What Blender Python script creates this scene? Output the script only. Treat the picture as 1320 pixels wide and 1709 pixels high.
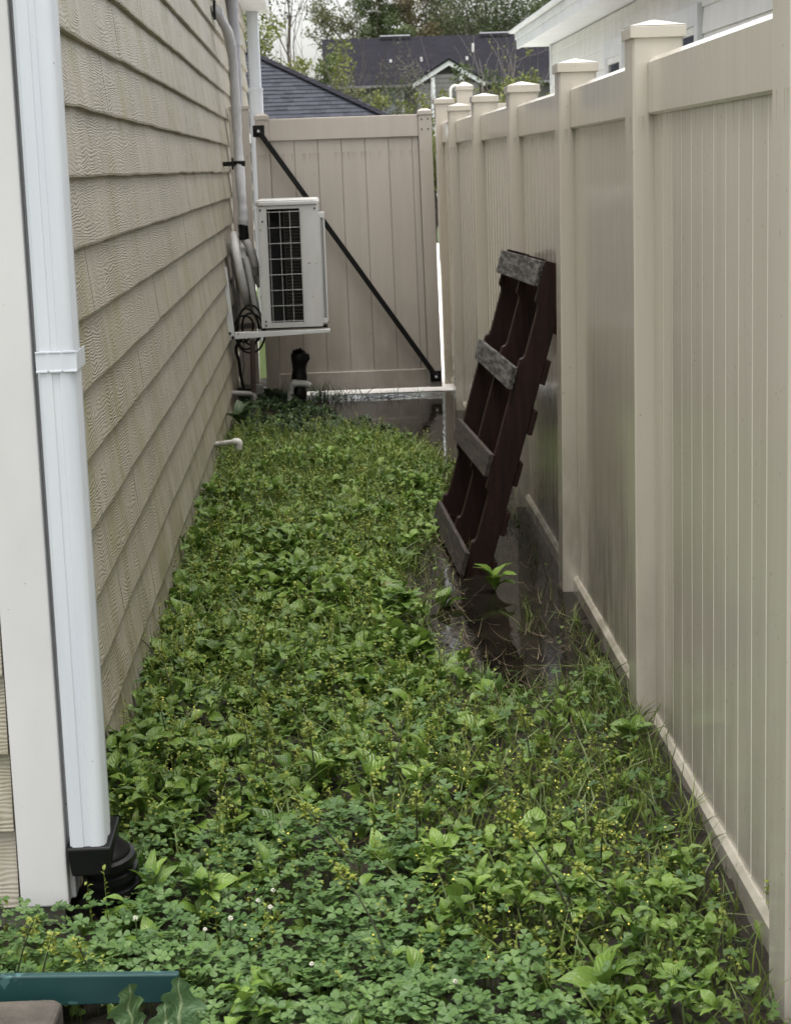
import bpy, math, random
import numpy as np
from mathutils import Vector, Matrix

for o in list(bpy.data.objects):
    bpy.data.objects.remove(o)
S = bpy.context.scene
COL = S.collection
R = math.radians
random.seed(7)
RNG = np.random.default_rng(11)

# ------------------------------------------------------------------ camera
F = 3128.0                                  # focal length in pixels of the 1320 x 1709 photograph
RT = np.array([0.99861129, -0.04068516, -0.03346947])
UP = np.array([0.04026853, 0.17982871, 0.98287338])
FW = np.array([0.03396959, 0.98285622, -0.18121731])
EYE = np.array([0, 0, 1.5])
cd = bpy.data.cameras.new('camera')
cam = bpy.data.objects.new('camera', cd)
COL.objects.link(cam)
cd.sensor_fit = 'VERTICAL'
cd.sensor_height = 36
cd.lens = F / 1709 * 36
cd.clip_start = 0.05
cd.clip_end = 1500
cd.dof.use_dof = True
cd.dof.focus_distance = 4.9
cd.dof.aperture_fstop = 15
M = Matrix.Identity(4)
for i in range(3):
    M[i][0], M[i][1], M[i][2], M[i][3] = RT[i], UP[i], -FW[i], EYE[i]
cam.matrix_world = M
S.camera = cam


def at(px, py, axis, val):
    """Where a measured point of the photograph lies on the plane axis = val."""
    d = RT * (px - 660) / F - UP * (py - 854.5) / F + FW
    t = (val - EYE[axis]) / d[axis]
    return EYE + t * d


# ------------------------------------------------------------------ world, sun, exposure
SUN_EL, SUN_AZ = R(83), R(180)               # azimuth measured from +Y towards -X
W = bpy.data.worlds.new('World')
S.world = W
W.use_nodes = True
wn, wl = W.node_tree.nodes, W.node_tree.links
bg = wn['Background']
sky = wn.new('ShaderNodeTexSky')
sky.sky_type = 'NISHITA'
sky.sun_disc = False
sky.sun_elevation = SUN_EL
sky.sun_rotation = -SUN_AZ
sky.air_density = 1.0
sky.dust_density = 4.0
sky.ozone_density = 1.0
hs = wn.new('ShaderNodeHueSaturation')
hs.inputs['Saturation'].default_value = 0.22
tintm = wn.new('ShaderNodeMix')
tintm.data_type = 'RGBA'
tintm.blend_type = 'MULTIPLY'
tintm.inputs['Factor'].default_value = 1
tintm.inputs['B'].default_value = (1.0, 0.985, 0.955, 1)
wl.new(sky.outputs[0], hs.inputs['Color'])
wl.new(hs.outputs[0], tintm.inputs['A'])
wl.new(tintm.outputs['Result'], bg.inputs['Color'])
bg.inputs['Strength'].default_value = 0.12
sd = bpy.data.lights.new('sun', 'SUN')
sd.energy = 0.7
sd.angle = R(50)
sd.color = (1.0, 0.95, 0.87)
sun = bpy.data.objects.new('sun', sd)
COL.objects.link(sun)
sv = Vector((-math.sin(SUN_AZ) * math.cos(SUN_EL), math.cos(SUN_AZ) * math.cos(SUN_EL), math.sin(SUN_EL)))
sun.rotation_euler = sv.to_track_quat('Z', 'Y').to_euler()
sun.location = (0, 0, 30)
S.view_settings.view_transform = 'Standard'
S.view_settings.look = 'None'
S.view_settings.gamma = 1
S.view_settings.use_curve_mapping = False
S.view_settings.exposure = 1.75
S.render.engine = 'CYCLES'
S.cycles.use_denoising = True
S.cycles.max_bounces = 8
S.cycles.transparent_max_bounces = 8


# ------------------------------------------------------------------ material helpers
class NT:
    def __init__(self, name):
        self.m = bpy.data.materials.new(name)
        self.m.use_nodes = True
        self.n = self.m.node_tree.nodes
        self.l = self.m.node_tree.links
        self.p = self.n['Principled BSDF']
        self.out = self.n['Material Output']

    def node(self, t, **kw):
        x = self.n.new(t)
        for k, v in kw.items():
            setattr(x, k, v)
        return x

    def link(self, a, b):
        self.l.new(a, b)

    def setin(self, sock, v):
        if hasattr(v, 'is_output'):
            self.l.new(v, sock)
        else:
            sock.default_value = v

    def coord(self, scale=(1, 1, 1), loc=(0, 0, 0), kind='Object'):
        tc = self.node('ShaderNodeTexCoord')
        mp = self.node('ShaderNodeMapping')
        mp.inputs['Scale'].default_value = scale
        mp.inputs['Location'].default_value = loc
        self.link(tc.outputs[kind], mp.inputs['Vector'])
        return mp.outputs[0]

    def noise(self, vec, scale=1.0, detail=3.0, rough=.55, dist=0.0):
        x = self.node('ShaderNodeTexNoise')
        self.link(vec, x.inputs['Vector'])
        x.inputs['Scale'].default_value = scale
        x.inputs['Detail'].default_value = detail
        x.inputs['Roughness'].default_value = rough
        x.inputs['Distortion'].default_value = dist
        return x.outputs[0]

    def math(self, op, a, b=0.0, c=0.0):
        x = self.node('ShaderNodeMath', operation=op)
        self.setin(x.inputs[0], a)
        self.setin(x.inputs[1], b)
        self.setin(x.inputs[2], c)
        return x.outputs[0]

    def ramp(self, v, lo, hi, a=0.0, b=1.0):
        x = self.node('ShaderNodeMapRange')
        x.clamp = True
        self.link(v, x.inputs[0])
        for i, q in enumerate((lo, hi, a, b)):
            x.inputs[i + 1].default_value = q
        return x.outputs[0]

    def mix(self, f, a, b, blend='MIX'):
        x = self.node('ShaderNodeMix', data_type='RGBA', blend_type=blend)
        self.setin(x.inputs['Factor'], f)
        self.setin(x.inputs['A'], a if hasattr(a, 'is_output') else (*a, 1))
        self.setin(x.inputs['B'], b if hasattr(b, 'is_output') else (*b, 1))
        return x.outputs['Result']

    def bump(self, h, strength=.5, dist=.002, normal=None):
        x = self.node('ShaderNodeBump')
        x.inputs['Strength'].default_value = strength
        x.inputs['Distance'].default_value = dist
        self.link(h, x.inputs['Height'])
        if normal is not None:
            self.link(normal, x.inputs['Normal'])
        return x.outputs[0]

    def fin(self, col, rough=.5, normal=None, spec=.5, metal=0.0):
        self.setin(self.p.inputs['Base Color'], col if hasattr(col, 'is_output') else (*col, 1))
        self.setin(self.p.inputs['Roughness'], rough)
        self.p.inputs['Specular IOR Level'].default_value = spec
        self.p.inputs['Metallic'].default_value = metal
        if normal is not None:
            self.link(normal, self.p.inputs['Normal'])
        return self.m


def simple(name, a, b, rough=.5, scale=6.0, stretch=(1, 1, 1), bump=0.0, bscale=80.0, bdist=.001, spec=.5, metal=0.0, lo=.35, hi=.65, speck=None):
    t = NT(name)
    v = t.coord(stretch)
    c = t.mix(t.ramp(t.noise(v, scale, 5), lo, hi), a, b)
    if speck:
        c = t.mix(t.ramp(t.noise(t.coord(), speck[1], 2), speck[2], speck[2] + .03), c, speck[0])
    nrm = t.bump(t.noise(t.coord(), bscale, 4), bump, bdist) if bump else None
    r = t.ramp(t.noise(v, scale * 2.3, 3), .3, .7, rough * .85, min(1, rough * 1.15))
    return t.fin(c, r, nrm, spec, metal)


def m_siding():
    t = NT('siding_paint')
    tc = t.node('ShaderNodeTexCoord')
    sx = t.node('ShaderNodeSeparateXYZ')
    t.link(tc.outputs['Object'], sx.inputs[0])
    l = t.math('ADD', sx.outputs[0], sx.outputs[1])
    z = sx.outputs[2]
    row = t.math('FLOOR', t.math('DIVIDE', t.math('ADD', z, .0085), .16787))
    wob = t.math('MULTIPLY', t.math('SINE', t.math('MULTIPLY', l, 5.1)), .16)
    blk = t.math('FLOOR', t.math('ADD', t.math('ADD', t.math('DIVIDE', l, .36), t.math('MULTIPLY', row, .377)), wob))
    ids = t.math('ADD', t.math('MULTIPLY', blk, 3.71), t.math('MULTIPLY', row, 9.13))
    cv = t.node('ShaderNodeCombineXYZ')
    t.link(t.math('MULTIPLY', l, 5.0), cv.inputs[0])
    t.link(t.math('MULTIPLY', z, 13.0), cv.inputs[1])
    t.link(ids, cv.inputs[2])
    n1 = t.noise(cv.outputs[0], 1.0, 2.5, .5)
    cv2 = t.node('ShaderNodeCombineXYZ')
    t.link(t.math('MULTIPLY', l, 26.0), cv2.inputs[0])
    t.link(t.math('MULTIPLY', z, 40.0), cv2.inputs[1])
    t.link(ids, cv2.inputs[2])
    n2 = t.noise(cv2.outputs[0], 1.0, 2.0, .5)
    ph = t.math('ADD', t.math('MULTIPLY', z, 700.0), t.math('ADD', t.math('MULTIPLY', n1, 46.0), t.math('MULTIPLY', n2, 5.0)))
    s = t.math('ADD', t.math('MULTIPLY', t.math('SINE', ph), .5), .5)
    amp = t.ramp(n1, .36, .56, .35, 1.0)
    blv = t.node('ShaderNodeTexWhiteNoise', noise_dimensions='1D')
    t.link(ids, blv.inputs['W'])
    amp = t.math('MULTIPLY', amp, t.ramp(blv.outputs[0], 0, 1, .45, 1.0))
    g = t.math('MULTIPLY', s, amp)
    # colour: beige paint, vertical wash streaks, algae, a little grime in the grain
    vst = t.coord((22, 22, 1.6))
    streak = t.ramp(t.noise(vst, 1.0, 3), .36, .64)
    base = t.mix(streak, (.372, .338, .278), (.450, .415, .345))
    base = t.mix(t.math('MULTIPLY', blv.outputs[0], .35), base, (.335, .31, .255))
    alg = t.ramp(t.noise(t.coord((4.5, 4.5, 2.2), (3, 1, 7)), 1.0, 4, .6), .49, .64, 0, .55)
    base = t.mix(alg, base, (.275, .262, .12))
    low = t.ramp(t.noise(t.coord((9, 9, 3), (1, 4, 2)), 1.0, 4, .6), .44, .62, 0, .6)
    foot = t.math('MULTIPLY', low, t.ramp(z, .05, .75, 1, 0))
    base = t.mix(foot, base, (.15, .145, .06))
    base = t.mix(t.math('MULTIPLY', t.math('SUBTRACT', 1.0, s), t.math('MULTIPLY', amp, .34)), base, (.17, .14, .10))
    fine = t.noise(t.coord((1, 1, 1)), 160, 3)
    nrm = t.bump(t.math('ADD', g, t.math('MULTIPLY', fine, .25)), .50, .0028)
    return t.fin(base, t.ramp(fine, .3, .7, .42, .62), nrm, .45)


def m_vinyl(name='almond_vinyl', ca=(.53, .488, .42), cb=(.555, .515, .445), mud_shade=.8):
    t = NT(name)
    v = t.coord((14, 14, .9))
    base = t.mix(t.ramp(t.noise(v, 1, 3), .35, .65), ca, cb)
    st = t.ramp(t.noise(t.coord((30, 30, 1.1), (5, 2, 1)), 1, 4, .6), .64, .84, 0, .16)
    base = t.mix(st, base, (.27, .24, .18))
    tc = t.node('ShaderNodeTexCoord')
    sx = t.node('ShaderNodeSeparateXYZ')
    t.link(tc.outputs['Object'], sx.inputs[0])
    mud = t.math('MULTIPLY', t.ramp(t.noise(t.coord((7, 7, 3)), 1, 5, .65), .34, .62), t.math('MULTIPLY', t.ramp(sx.outputs[2], -.05, .75, mud_shade, 0), t.ramp(sx.outputs[1], 4.2, 6.5, .45, 1.0)))
    base = t.mix(mud, base, (.16, .145, .095))  # mud stain, deepened low and farther along to paint in shade as well
    drip = t.math('MULTIPLY', t.ramp(t.noise(t.coord((60, 60, 2)), 1, 3), .5, .62), t.ramp(sx.outputs[2], 1.54, 1.605, 0, .4))
    cut = t.math('MULTIPLY', drip, t.ramp(sx.outputs[2], 1.603, 1.606, 1, 0))
    base = t.mix(cut, base, (.20, .17, .12))
    sp = t.ramp(t.noise(t.coord(), 70, 2), .70, .74, 0, .5)
    base = t.mix(sp, base, (.16, .14, .10))
    wav = t.noise(t.coord((3, 3, .6)), 1, 2)
    nrm = t.bump(wav, .16, .01)
    return t.fin(base, t.ramp(t.noise(v, 2.0, 3), .3, .7, .11, .21), nrm, .6)


def m_leaf(name, dark, light, vein, rough=.42, trans=.28, veinw=.07, blot=None):
    """Leaf material: tint picks the leaf's own hue, the midrib is paler."""
    t = NT(name)
    a = t.node('ShaderNodeAttribute', attribute_name='leaf')
    sx = t.node('ShaderNodeSeparateXYZ')
    t.link(a.outputs['Vector'], sx.inputs[0])
    c = t.mix(sx.outputs[2], dark, light)
    v = t.noise(t.coord(), 90, 3)
    c = t.mix(t.ramp(v, .35, .7, 0, .3), c, light)
    if blot:
        c = t.mix(t.ramp(t.noise(t.coord(), 14, 3), .67, .75, 0, .6), c, blot)
    if vein:
        rib = t.ramp(t.math('ABSOLUTE', sx.outputs[0]), veinw * .4, veinw, .75, 0)
        side = t.math('SINE', t.math('ADD', t.math('MULTIPLY', sx.outputs[1], 38.0), t.math('MULTIPLY', t.math('ABSOLUTE', sx.outputs[0]), -16.0)))
        sv_ = t.ramp(side, .75, 1.0, 0, .06)
        c = t.mix(t.math('MAXIMUM', rib, sv_), c, vein)
        nrm = t.bump(t.math('ADD', side, t.math('MULTIPLY', v, 4.0)), .3, .002)
    else:
        nrm = t.bump(v, .25, .002)
    t.fin(c, rough, nrm, .45)
    tr = t.node('ShaderNodeBsdfTranslucent')
    t.link(c, tr.inputs['Color'])
    mx = t.node('ShaderNodeMixShader')
    mx.inputs[0].default_value = trans
    t.link(t.p.outputs[0], mx.inputs[1])
    t.link(tr.outputs[0], mx.inputs[2])
    t.link(mx.outputs[0], t.out.inputs['Surface'])
    return t.m


def m_soil():
    t = NT('wet_soil')
    n = t.noise(t.coord(), 14, 6, .65)
    c = t.mix(t.ramp(n, .35, .65), (.010, .008, .005), (.028, .021, .013))
    c = t.mix(t.ramp(t.noise(t.coord(), 5, 4), .55, .68, 0, .55), c, (.016, .020, .008))
    nrm = t.bump(t.noise(t.coord(), 60, 6, .7), .8, .012)
    tc = t.node('ShaderNodeTexCoord')
    sx = t.node('ShaderNodeSeparateXYZ')
    t.link(tc.outputs['Object'], sx.inputs[0])
    wet = t.math('MULTIPLY', t.ramp(sx.outputs[2], .004, .016, 1, 0), t.ramp(sx.outputs[1], 4.4, 5.2, 0, 1))
    rg = t.ramp(t.noise(t.coord(), 6, 4), .35, .65, .42, .85)
    rg = t.math('ADD', t.math('MULTIPLY', rg, t.math('SUBTRACT', 1.0, wet)), t.math('MULTIPLY', wet, .10))
    return t.fin(c, rg, nrm, .4)


def m_water():
    t = NT('muddy_water')
    n = t.math('ADD', t.noise(t.coord((1, .5, 1)), 9, 2), t.math('MULTIPLY', t.ramp(t.noise(t.coord(), 4, 2), .48, .62), t.math('MULTIPLY', t.noise(t.coord(), 55, 2), .8)))
    nrm = t.bump(n, .04, .02)
    c = t.mix(t.ramp(t.noise(t.coord(), 6, 4), .4, .65), (.006, .005, .004), (.014, .012, .008))
    m = t.fin(c, .02, nrm, .15)
    t.p.inputs['IOR'].default_value = 1.33
    return m


def m_attr(name, a, b, rough=.9, bump=0, bscale=100):
    """Two colours picked per piece through the 'leaf' attribute."""
    t = NT(name)
    at_ = t.node('ShaderNodeAttribute', attribute_name='leaf')
    sx = t.node('ShaderNodeSeparateXYZ')
    t.link(at_.outputs['Vector'], sx.inputs[0])
    c = t.mix(sx.outputs[2], a, b)
    c = t.mix(t.ramp(t.noise(t.coord(), 35, 3), .35, .65, 0, .35), c, a)
    return t.fin(c, rough, t.bump(t.noise(t.coord(), bscale, 3), bump, .003) if bump else None, .3)


MAT = dict(
    siding=m_siding(), vinyl=m_vinyl(), gatevinyl=m_vinyl('grey_tan_vinyl', (.425, .385, .34), (.455, .412, .366), .5), soil=m_soil(), water=m_water(),
    edge_highlight=simple('vinyl_edge_highlight', (.66, .63, .56), (.72, .69, .62), .3, 9),  # paler vinyl colour that paints the bright groove highlights
    trim=simple('trim_paint', (.575, .57, .575), (.63, .625, .63), .5, 5, (1, 1, .4), .25, 260, .0005, speck=((.34, .32, .30), 85, .735)),
    white=simple('white_aluminium', (.565, .60, .65), (.625, .655, .695), .38, 3, (8, 8, .5), .06, 40, .001, speck=((.32, .32, .32), 75, .745)),
    concrete=simple('concrete', (.20, .18, .155), (.30, .275, .24), .85, 9, (1, 1, 1), .6, 90, .003, lo=.3, hi=.7),
    slab=simple('weathered_slab', (.042, .036, .030), (.088, .076, .063), .8, 14, (1, 1, 1), .7, 160, .003),
    drive=simple('pale_concrete', (.70, .69, .67), (.78, .77, .75), .7, 3, (1, 1, 1), .3, 60, .002),
    black=simple('black_plastic', (.004, .004, .0045), (.008, .008, .009), .36, 9, (1, 1, 1), .15, 60, .001, .22),
    bag=simple('black_bag_plastic', (.004, .004, .005), (.009, .009, .011), .33, 9, (1, 1, 1), .8, 45, .006, .3),
    iron=simple('black_iron', (.003, .003, .0035), (.006, .006, .006), .42, 20, spec=.25),
    green=simple('green_board_paint', (.009, .042, .043), (.015, .058, .057), .45, 7, (.6, 1, 2), .2, 70, .001, lo=.3, hi=.7, speck=((.05, .12, .12), 22, .66)),
    ac=simple('ac_casing_paint', (.52, .525, .51), (.58, .58, .565), .4, 4, (3, 3, 1), .05, 60, .001, speck=((.30, .25, .18), 30, .70)),
    acdark=simple('ac_dark_inside', (.006, .006, .006), (.012, .012, .012), .7),
    fin=simple('coil_fin', (.028, .026, .024), (.05, .046, .04), .5, 20, metal=.5),
    wire=simple('grille_wire', (.34, .34, .33), (.42, .42, .41), .4, 20),
    bracket=simple('bracket_steel', (.56, .57, .57), (.63, .63, .63), .4, 8, speck=((.16, .10, .06), 24, .69)),
    bracketgrey=simple('bracket_grey_steel', (.17, .165, .16), (.23, .22, .21), .5, 12),
    wrap=simple('grey_pipe_wrap', (.46, .46, .475), (.53, .53, .54), .55, 10, (6, 6, 2), .5, 40, .004),
    foam=simple('white_pipe_foam', (.48, .475, .46), (.57, .565, .55), .6, 9, (1, 1, 1), .4, 40, .003),
    conduit=simple('grey_conduit', (.30, .30, .33), (.36, .36, .39), .5, 9),
    pvc=simple('dirty_pvc', (.33, .315, .275), (.52, .51, .47), .45, 16, (1, 1, 1), .15, 60, .001, lo=.4, hi=.6),
    greypipe=simple('grey_pvc_pipe', (.15, .14, .13), (.21, .20, .185), .55, 12),
    rust=simple('rusty_steel_post', (.020, .013, .010), (.045, .028, .02), .6, 25),
    wood_red=simple('wet_red_brown_timber', (.010, .0040, .0030), (.026, .0098, .0068), .6, 7, (8, 8, .8), .5, 40, .003, .25),
    wood_grey=simple('weathered_grey_timber', (.014, .012, .011), (.115, .108, .102), .8, 4, (16, 1.8, 16), .7, 70, .003, lo=.42, hi=.62),
    wood_dark=simple('dark_weathered_timber', (.012, .0085, .007), (.046, .034, .027), .75, 4, (14, 1.4, 14), .6, 70, .003),
    shingle=m_attr('grey_blue_shingle', (.028, .031, .042), (.048, .052, .066), .9, .6, 60),
    roofdark=simple('dark_purple_shingle', (.0075, .007, .0115), (.0115, .011, .017), .95, 1.2, (1, 3, 3), .1, 8, .01, .2),
    greywall=simple('grey_lap_wall', (.17, .165, .165), (.20, .195, .19), .7, 2),
    nbwall=simple('white_lap_paint', (.70, .695, .675), (.78, .775, .755), .5, 4, (1, 2, .5), .15, 30, .001),
    nbfascia=simple('white_fascia_paint', (.66, .68, .69), (.74, .755, .765), .4, 3),
    glass=simple('dark_window_glass', (.02, .028, .03), (.03, .04, .042), .06, 2),
    bark=simple('grey_brown_bark', (.055, .043, .034), (.11, .09, .072), .9, 8, (3, 3, .8), .7, 30, .02),
    twig=simple('pale_twig_bark', (.16, .14, .125), (.25, .225, .20), .9, 8),
    straw=m_attr('dead_straw', (.07, .053, .032), (.20, .16, .10), .8),
    stem=simple('weed_stem', (.035, .055, .018), (.07, .10, .03), .6, 30),
    darkstem=simple('dark_weed_stem', (.022, .026, .014), (.04, .045, .02), .6, 30),
    petal=simple('cream_petal', (.62, .62, .52), (.74, .74, .66), .6, 60),
    yellow=simple('yellow_petal', (.55, .48, .07), (.68, .62, .14), .6, 60),
    bud=m_leaf('yellow_green_bud', (.14, .19, .024), (.28, .32, .055), None, .5, .3),
    clover=m_leaf('clover_leaf', (.042, .100, .030), (.122, .212, .058), (.14, .22, .085), .40, .24, .0),
    broad=m_leaf('broad_leaf', (.042, .096, .016), (.178, .285, .050), (.19, .26, .08), .33, .24, .07, (.22, .19, .05)),
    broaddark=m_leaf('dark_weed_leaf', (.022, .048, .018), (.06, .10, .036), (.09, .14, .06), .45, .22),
    jag=m_leaf('jagged_leaf', (.065, .125, .052), (.10, .175, .07), (.30, .36, .20), .42, .28, .09),
    grass=m_leaf('grass_blade', (.052, .092, .017), (.175, .225, .05), None, .45, .3),
)


def crown_mat(name, a, b):
    return m_leaf(name, a, b, None, .6, .35)


# ------------------------------------------------------------------ geometry helpers
class MB:
    def __init__(self):
        self.v, self.f = [], []
        self.alt = None                          # (face index, second material)

    def box(self, x0, x1, y0, y1, z0, z1):
        return self.hexa([(x0, y0, z0), (x1, y0, z0), (x1, y1, z0), (x0, y1, z0)],
                         [(x0, y0, z1), (x1, y0, z1), (x1, y1, z1), (x0, y1, z1)])

    def hexa(self, lo, hi):
        """A prism between two loops of the same length."""
        b = len(self.v)
        n = len(lo)
        self.v += [tuple(p) for p in lo] + [tuple(p) for p in hi]
        self.f.append(tuple(b + i for i in range(n))[::-1])
        self.f.append(tuple(b + n + i for i in range(n)))
        for i in range(n):
            j = (i + 1) % n
            self.f.append((b + i, b + j, b + n + j, b + n + i))
        return self

    def quad(self, a, b, c, d):
        n = len(self.v)
        self.v += [tuple(a), tuple(b), tuple(c), tuple(d)]
        self.f.append((n, n + 1, n + 2, n + 3))

    def tri(self, a, b, c):
        n = len(self.v)
        self.v += [tuple(a), tuple(b), tuple(c)]
        self.f.append((n, n + 1, n + 2))

    def tube(self, pts, r, n=10, cap=True):
        pts = [Vector(p) for p in pts]
        rs = r if hasattr(r, '__len__') else [r] * len(pts)
        b0 = len(self.v)
        prev = None
        for i, p in enumerate(pts):
            d = (pts[min(i + 1, len(pts) - 1)] - pts[max(i - 1, 0)])
            d = d.normalized() if d.length > 1e-9 else Vector((0, 0, 1))
            if prev is None:
                a = Vector((0, 0, 1)) if abs(d.z) < .9 else Vector((1, 0, 0))
                u = d.cross(a).normalized()
            else:
                u = (prev - d * prev.dot(d)).normalized()
            prev = u
            w = d.cross(u)
            for k in range(n):
                t = 2 * math.pi * k / n
                self.v.append(tuple(p + (u * math.cos(t) + w * math.sin(t)) * rs[i]))
        for i in range(len(pts) - 1):
            for k in range(n):
                k2 = (k + 1) % n
                self.f.append((b0 + i * n + k, b0 + i * n + k2, b0 + (i + 1) * n + k2, b0 + (i + 1) * n + k))
        if cap:
            self.f.append(tuple(b0 + k for k in range(n))[::-1])
            self.f.append(tuple(b0 + (len(pts) - 1) * n + k for k in range(n)))
        return self

    def grid(self, rows):
        b = len(self.v)
        m = len(rows[0])
        for r in rows:
            self.v += [tuple(p) for p in r]
        for i in range(len(rows) - 1):
            for j in range(m - 1):
                self.f.append((b + i * m + j, b + i * m + j + 1, b + (i + 1) * m + j + 1, b + (i + 1) * m + j))
        return self

    def mesh(self, name, mat, smooth=False):
        me = bpy.data.meshes.new(name)
        me.from_pydata(self.v, [], self.f)
        me.materials.append(mat)
        if self.alt:
            me.materials.append(self.alt[1])
            for q in self.alt[0]:
                me.polygons[q].material_index = 1
        if smooth:
            me.polygons.foreach_set('use_smooth', [True] * len(me.polygons))
        me.update()
        return me


def tag(o, label=None, cat=None, group=None, kind=None):
    for k, v in (('label', label), ('category', cat), ('group', group), ('kind', kind)):
        if v:
            o[k] = v
    return o


WL = {}


def put(o, parent=None):
    COL.objects.link(o)
    if parent is not None:
        o.parent = parent
        o.matrix_parent_inverse = Matrix.Translation(-Vector(WL.get(parent.name, (0, 0, 0))))
    return o


def link(name, me, parent=None, bevel=0.0):
    o = bpy.data.objects.new(name, me)
    if bevel:
        b = o.modifiers.new('bevel', 'BEVEL')
        b.width = bevel
        b.segments = 2
        b.limit_method = 'ANGLE'
        b.angle_limit = R(40)
    return put(o, parent)


def obj(name, mb, mat, parent=None, bevel=0.0, smooth=False):
    if smooth:
        me = mb.mesh(name, mat, True)
        try:
            me.set_sharp_from_angle(angle=R(42))
        except Exception:
            pass
        return link(name, me, parent, bevel)
    return link(name, mb.mesh(name, mat), parent, bevel)


def thing(name, loc, label, cat, group=None):
    o = bpy.data.objects.new(name, None)
    o.location = loc
    o.empty_display_size = .1
    COL.objects.link(o)
    WL[o.name] = tuple(loc)
    return tag(o, label, cat, group)


def copy_tree(root, loc, rz=0.0, s=1.0, label=None, tilt=0.0):
    c = root.copy()
    COL.objects.link(c)
    c.location = loc
    c.rotation_euler = (tilt, 0, rz)
    c.scale = (s, s, s)
    if label:
        c['label'] = label
    for ch in root.children:
        d = ch.copy()
        COL.objects.link(d)
        d.parent = c
        for g in ch.children:
            e = g.copy()
            COL.objects.link(e)
            e.parent = d
    return c


def smoothstep(a, b, x):
    t = np.clip((x - a) / (b - a), 0, 1)
    return t * t * (3 - 2 * t)


_tab = RNG.random((64, 64))


def vnoise(x, y):
    x = np.asarray(x, float)
    y = np.asarray(y, float)
    xi, yi = np.floor(x).astype(int), np.floor(y).astype(int)
    fx, fy = x - xi, y - yi
    fx, fy = fx * fx * (3 - 2 * fx), fy * fy * (3 - 2 * fy)
    g = lambda i, j: _tab[i % 64, j % 64]
    return (g(xi, yi) * (1 - fx) + g(xi + 1, yi) * fx) * (1 - fy) + (g(xi, yi + 1) * (1 - fx) + g(xi + 1, yi + 1) * fx) * fy


def fbm(x, y, o=3):
    s, a, t = 0, 1, 0
    for k in range(o):
        s = s + a * vnoise(x * 2 ** k + 7 * k, y * 2 ** k + 3 * k)
        t += a
        a *= .5
    return s / t


# ------------------------------------------------------------------ the ground
PUD = [(.57, 5.30, .15), (.53, 5.8, .27), (.58, 6.5, .29), (.62, 7.2, .27), (.70, 8.2, .17), (.74, 9.2, .10), (.70, 10.2, .20), (.50, 11.3, .42),
       (.35, 12.3, .52), (.35, 13.4, .6)]


def puddle_d(x, y):
    """Distance outside the puddle's wandering outline (negative = inside)."""
    x = np.asarray(x, float)
    y = np.asarray(y, float)
    d = np.full(np.broadcast(x, y).shape, 9.0)
    for (xa, ya, ra), (xb, yb, rb) in zip(PUD[:-1], PUD[1:]):
        dx, dy = xb - xa, yb - ya
        t = np.clip(((x - xa) * dx + (y - ya) * dy) / (dx * dx + dy * dy), 0, 1)
        d = np.minimum(d, np.hypot(x - xa - t * dx, y - ya - t * dy) - (ra + t * (rb - ra)))
    d = np.minimum(d, np.hypot(x + .36, y - 4.93) - .045)
    return d + (fbm(x * 6 + 3, y * 4 + 1) - .5) * .16


def hsoil(x, y):
    x = np.asarray(x, float)
    y = np.asarray(y, float)
    d = puddle_d(x, y)
    h = -.038 + .055 * smoothstep(-.12, .22, d)
    h = h + (fbm(x * 9, y * 9 + 5) - .5) * .034 + (fbm(x * 30, y * 30) - .5) * .018
    h = h - .07 * smoothstep(4.5, 3.7, y) * smoothstep(.6, -.4, x) - .03 * smoothstep(4.2, 3.4, y)
    m = smoothstep(10.6, 11.3, y) * smoothstep(.15, -.2, x)
    return h + .02 * m


nx, ny = 100, 560
gx = np.linspace(-1.3, 1.0, nx)
gy = np.linspace(1.6, 13.4, ny)
GX, GY = np.meshgrid(gx, gy)
GZ = hsoil(GX, GY)
me = bpy.data.meshes.new('ground')
vv = np.stack([GX, GY, GZ], -1).reshape(-1, 3)
ii = (np.arange(ny - 1)[:, None] * nx + np.arange(nx - 1)[None]).reshape(-1)
ff = np.stack([ii, ii + 1, ii + nx + 1, ii + nx], 1)
me.from_pydata(vv.tolist(), [], ff.tolist())
me.materials.append(MAT['soil'])
me.polygons.foreach_set('use_smooth', [True] * len(me.polygons))
g = link('ground', me)
tag(g, kind='structure')
tb = MB()
tb.quad((-500, -300, -.3), (500, -300, -.3), (500, 900, -.3), (-500, 900, -.3))
tag(obj('terrain', tb, simple('lawn_green', (.035, .055, .018), (.07, .095, .03), .9, .6)), kind='structure')
wb = MB()
wb.quad((-.58, 4.6, -.006), (.98, 4.6, -.006), (.98, 13.38, -.006), (-.58, 13.38, -.006))
tag(obj('puddle', wb, MAT['water']), kind='structure')
db = MB()
db.box(-.32, 3.4, 12.62, 37, -.2, -.003)
tag(obj('driveway', db, MAT['drive']), kind='structure')
lb = MB()
lb.box(-14, -.325, 17.2, 29, -.28, .0)
lb.box(-.58, -.325, 12.66, 17.2, -.28, .006)
tag(obj('side_lawn', lb, simple('bright_lawn', (.05, .085, .015), (.10, .14, .03), .9, 30)), kind='structure')

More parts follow.
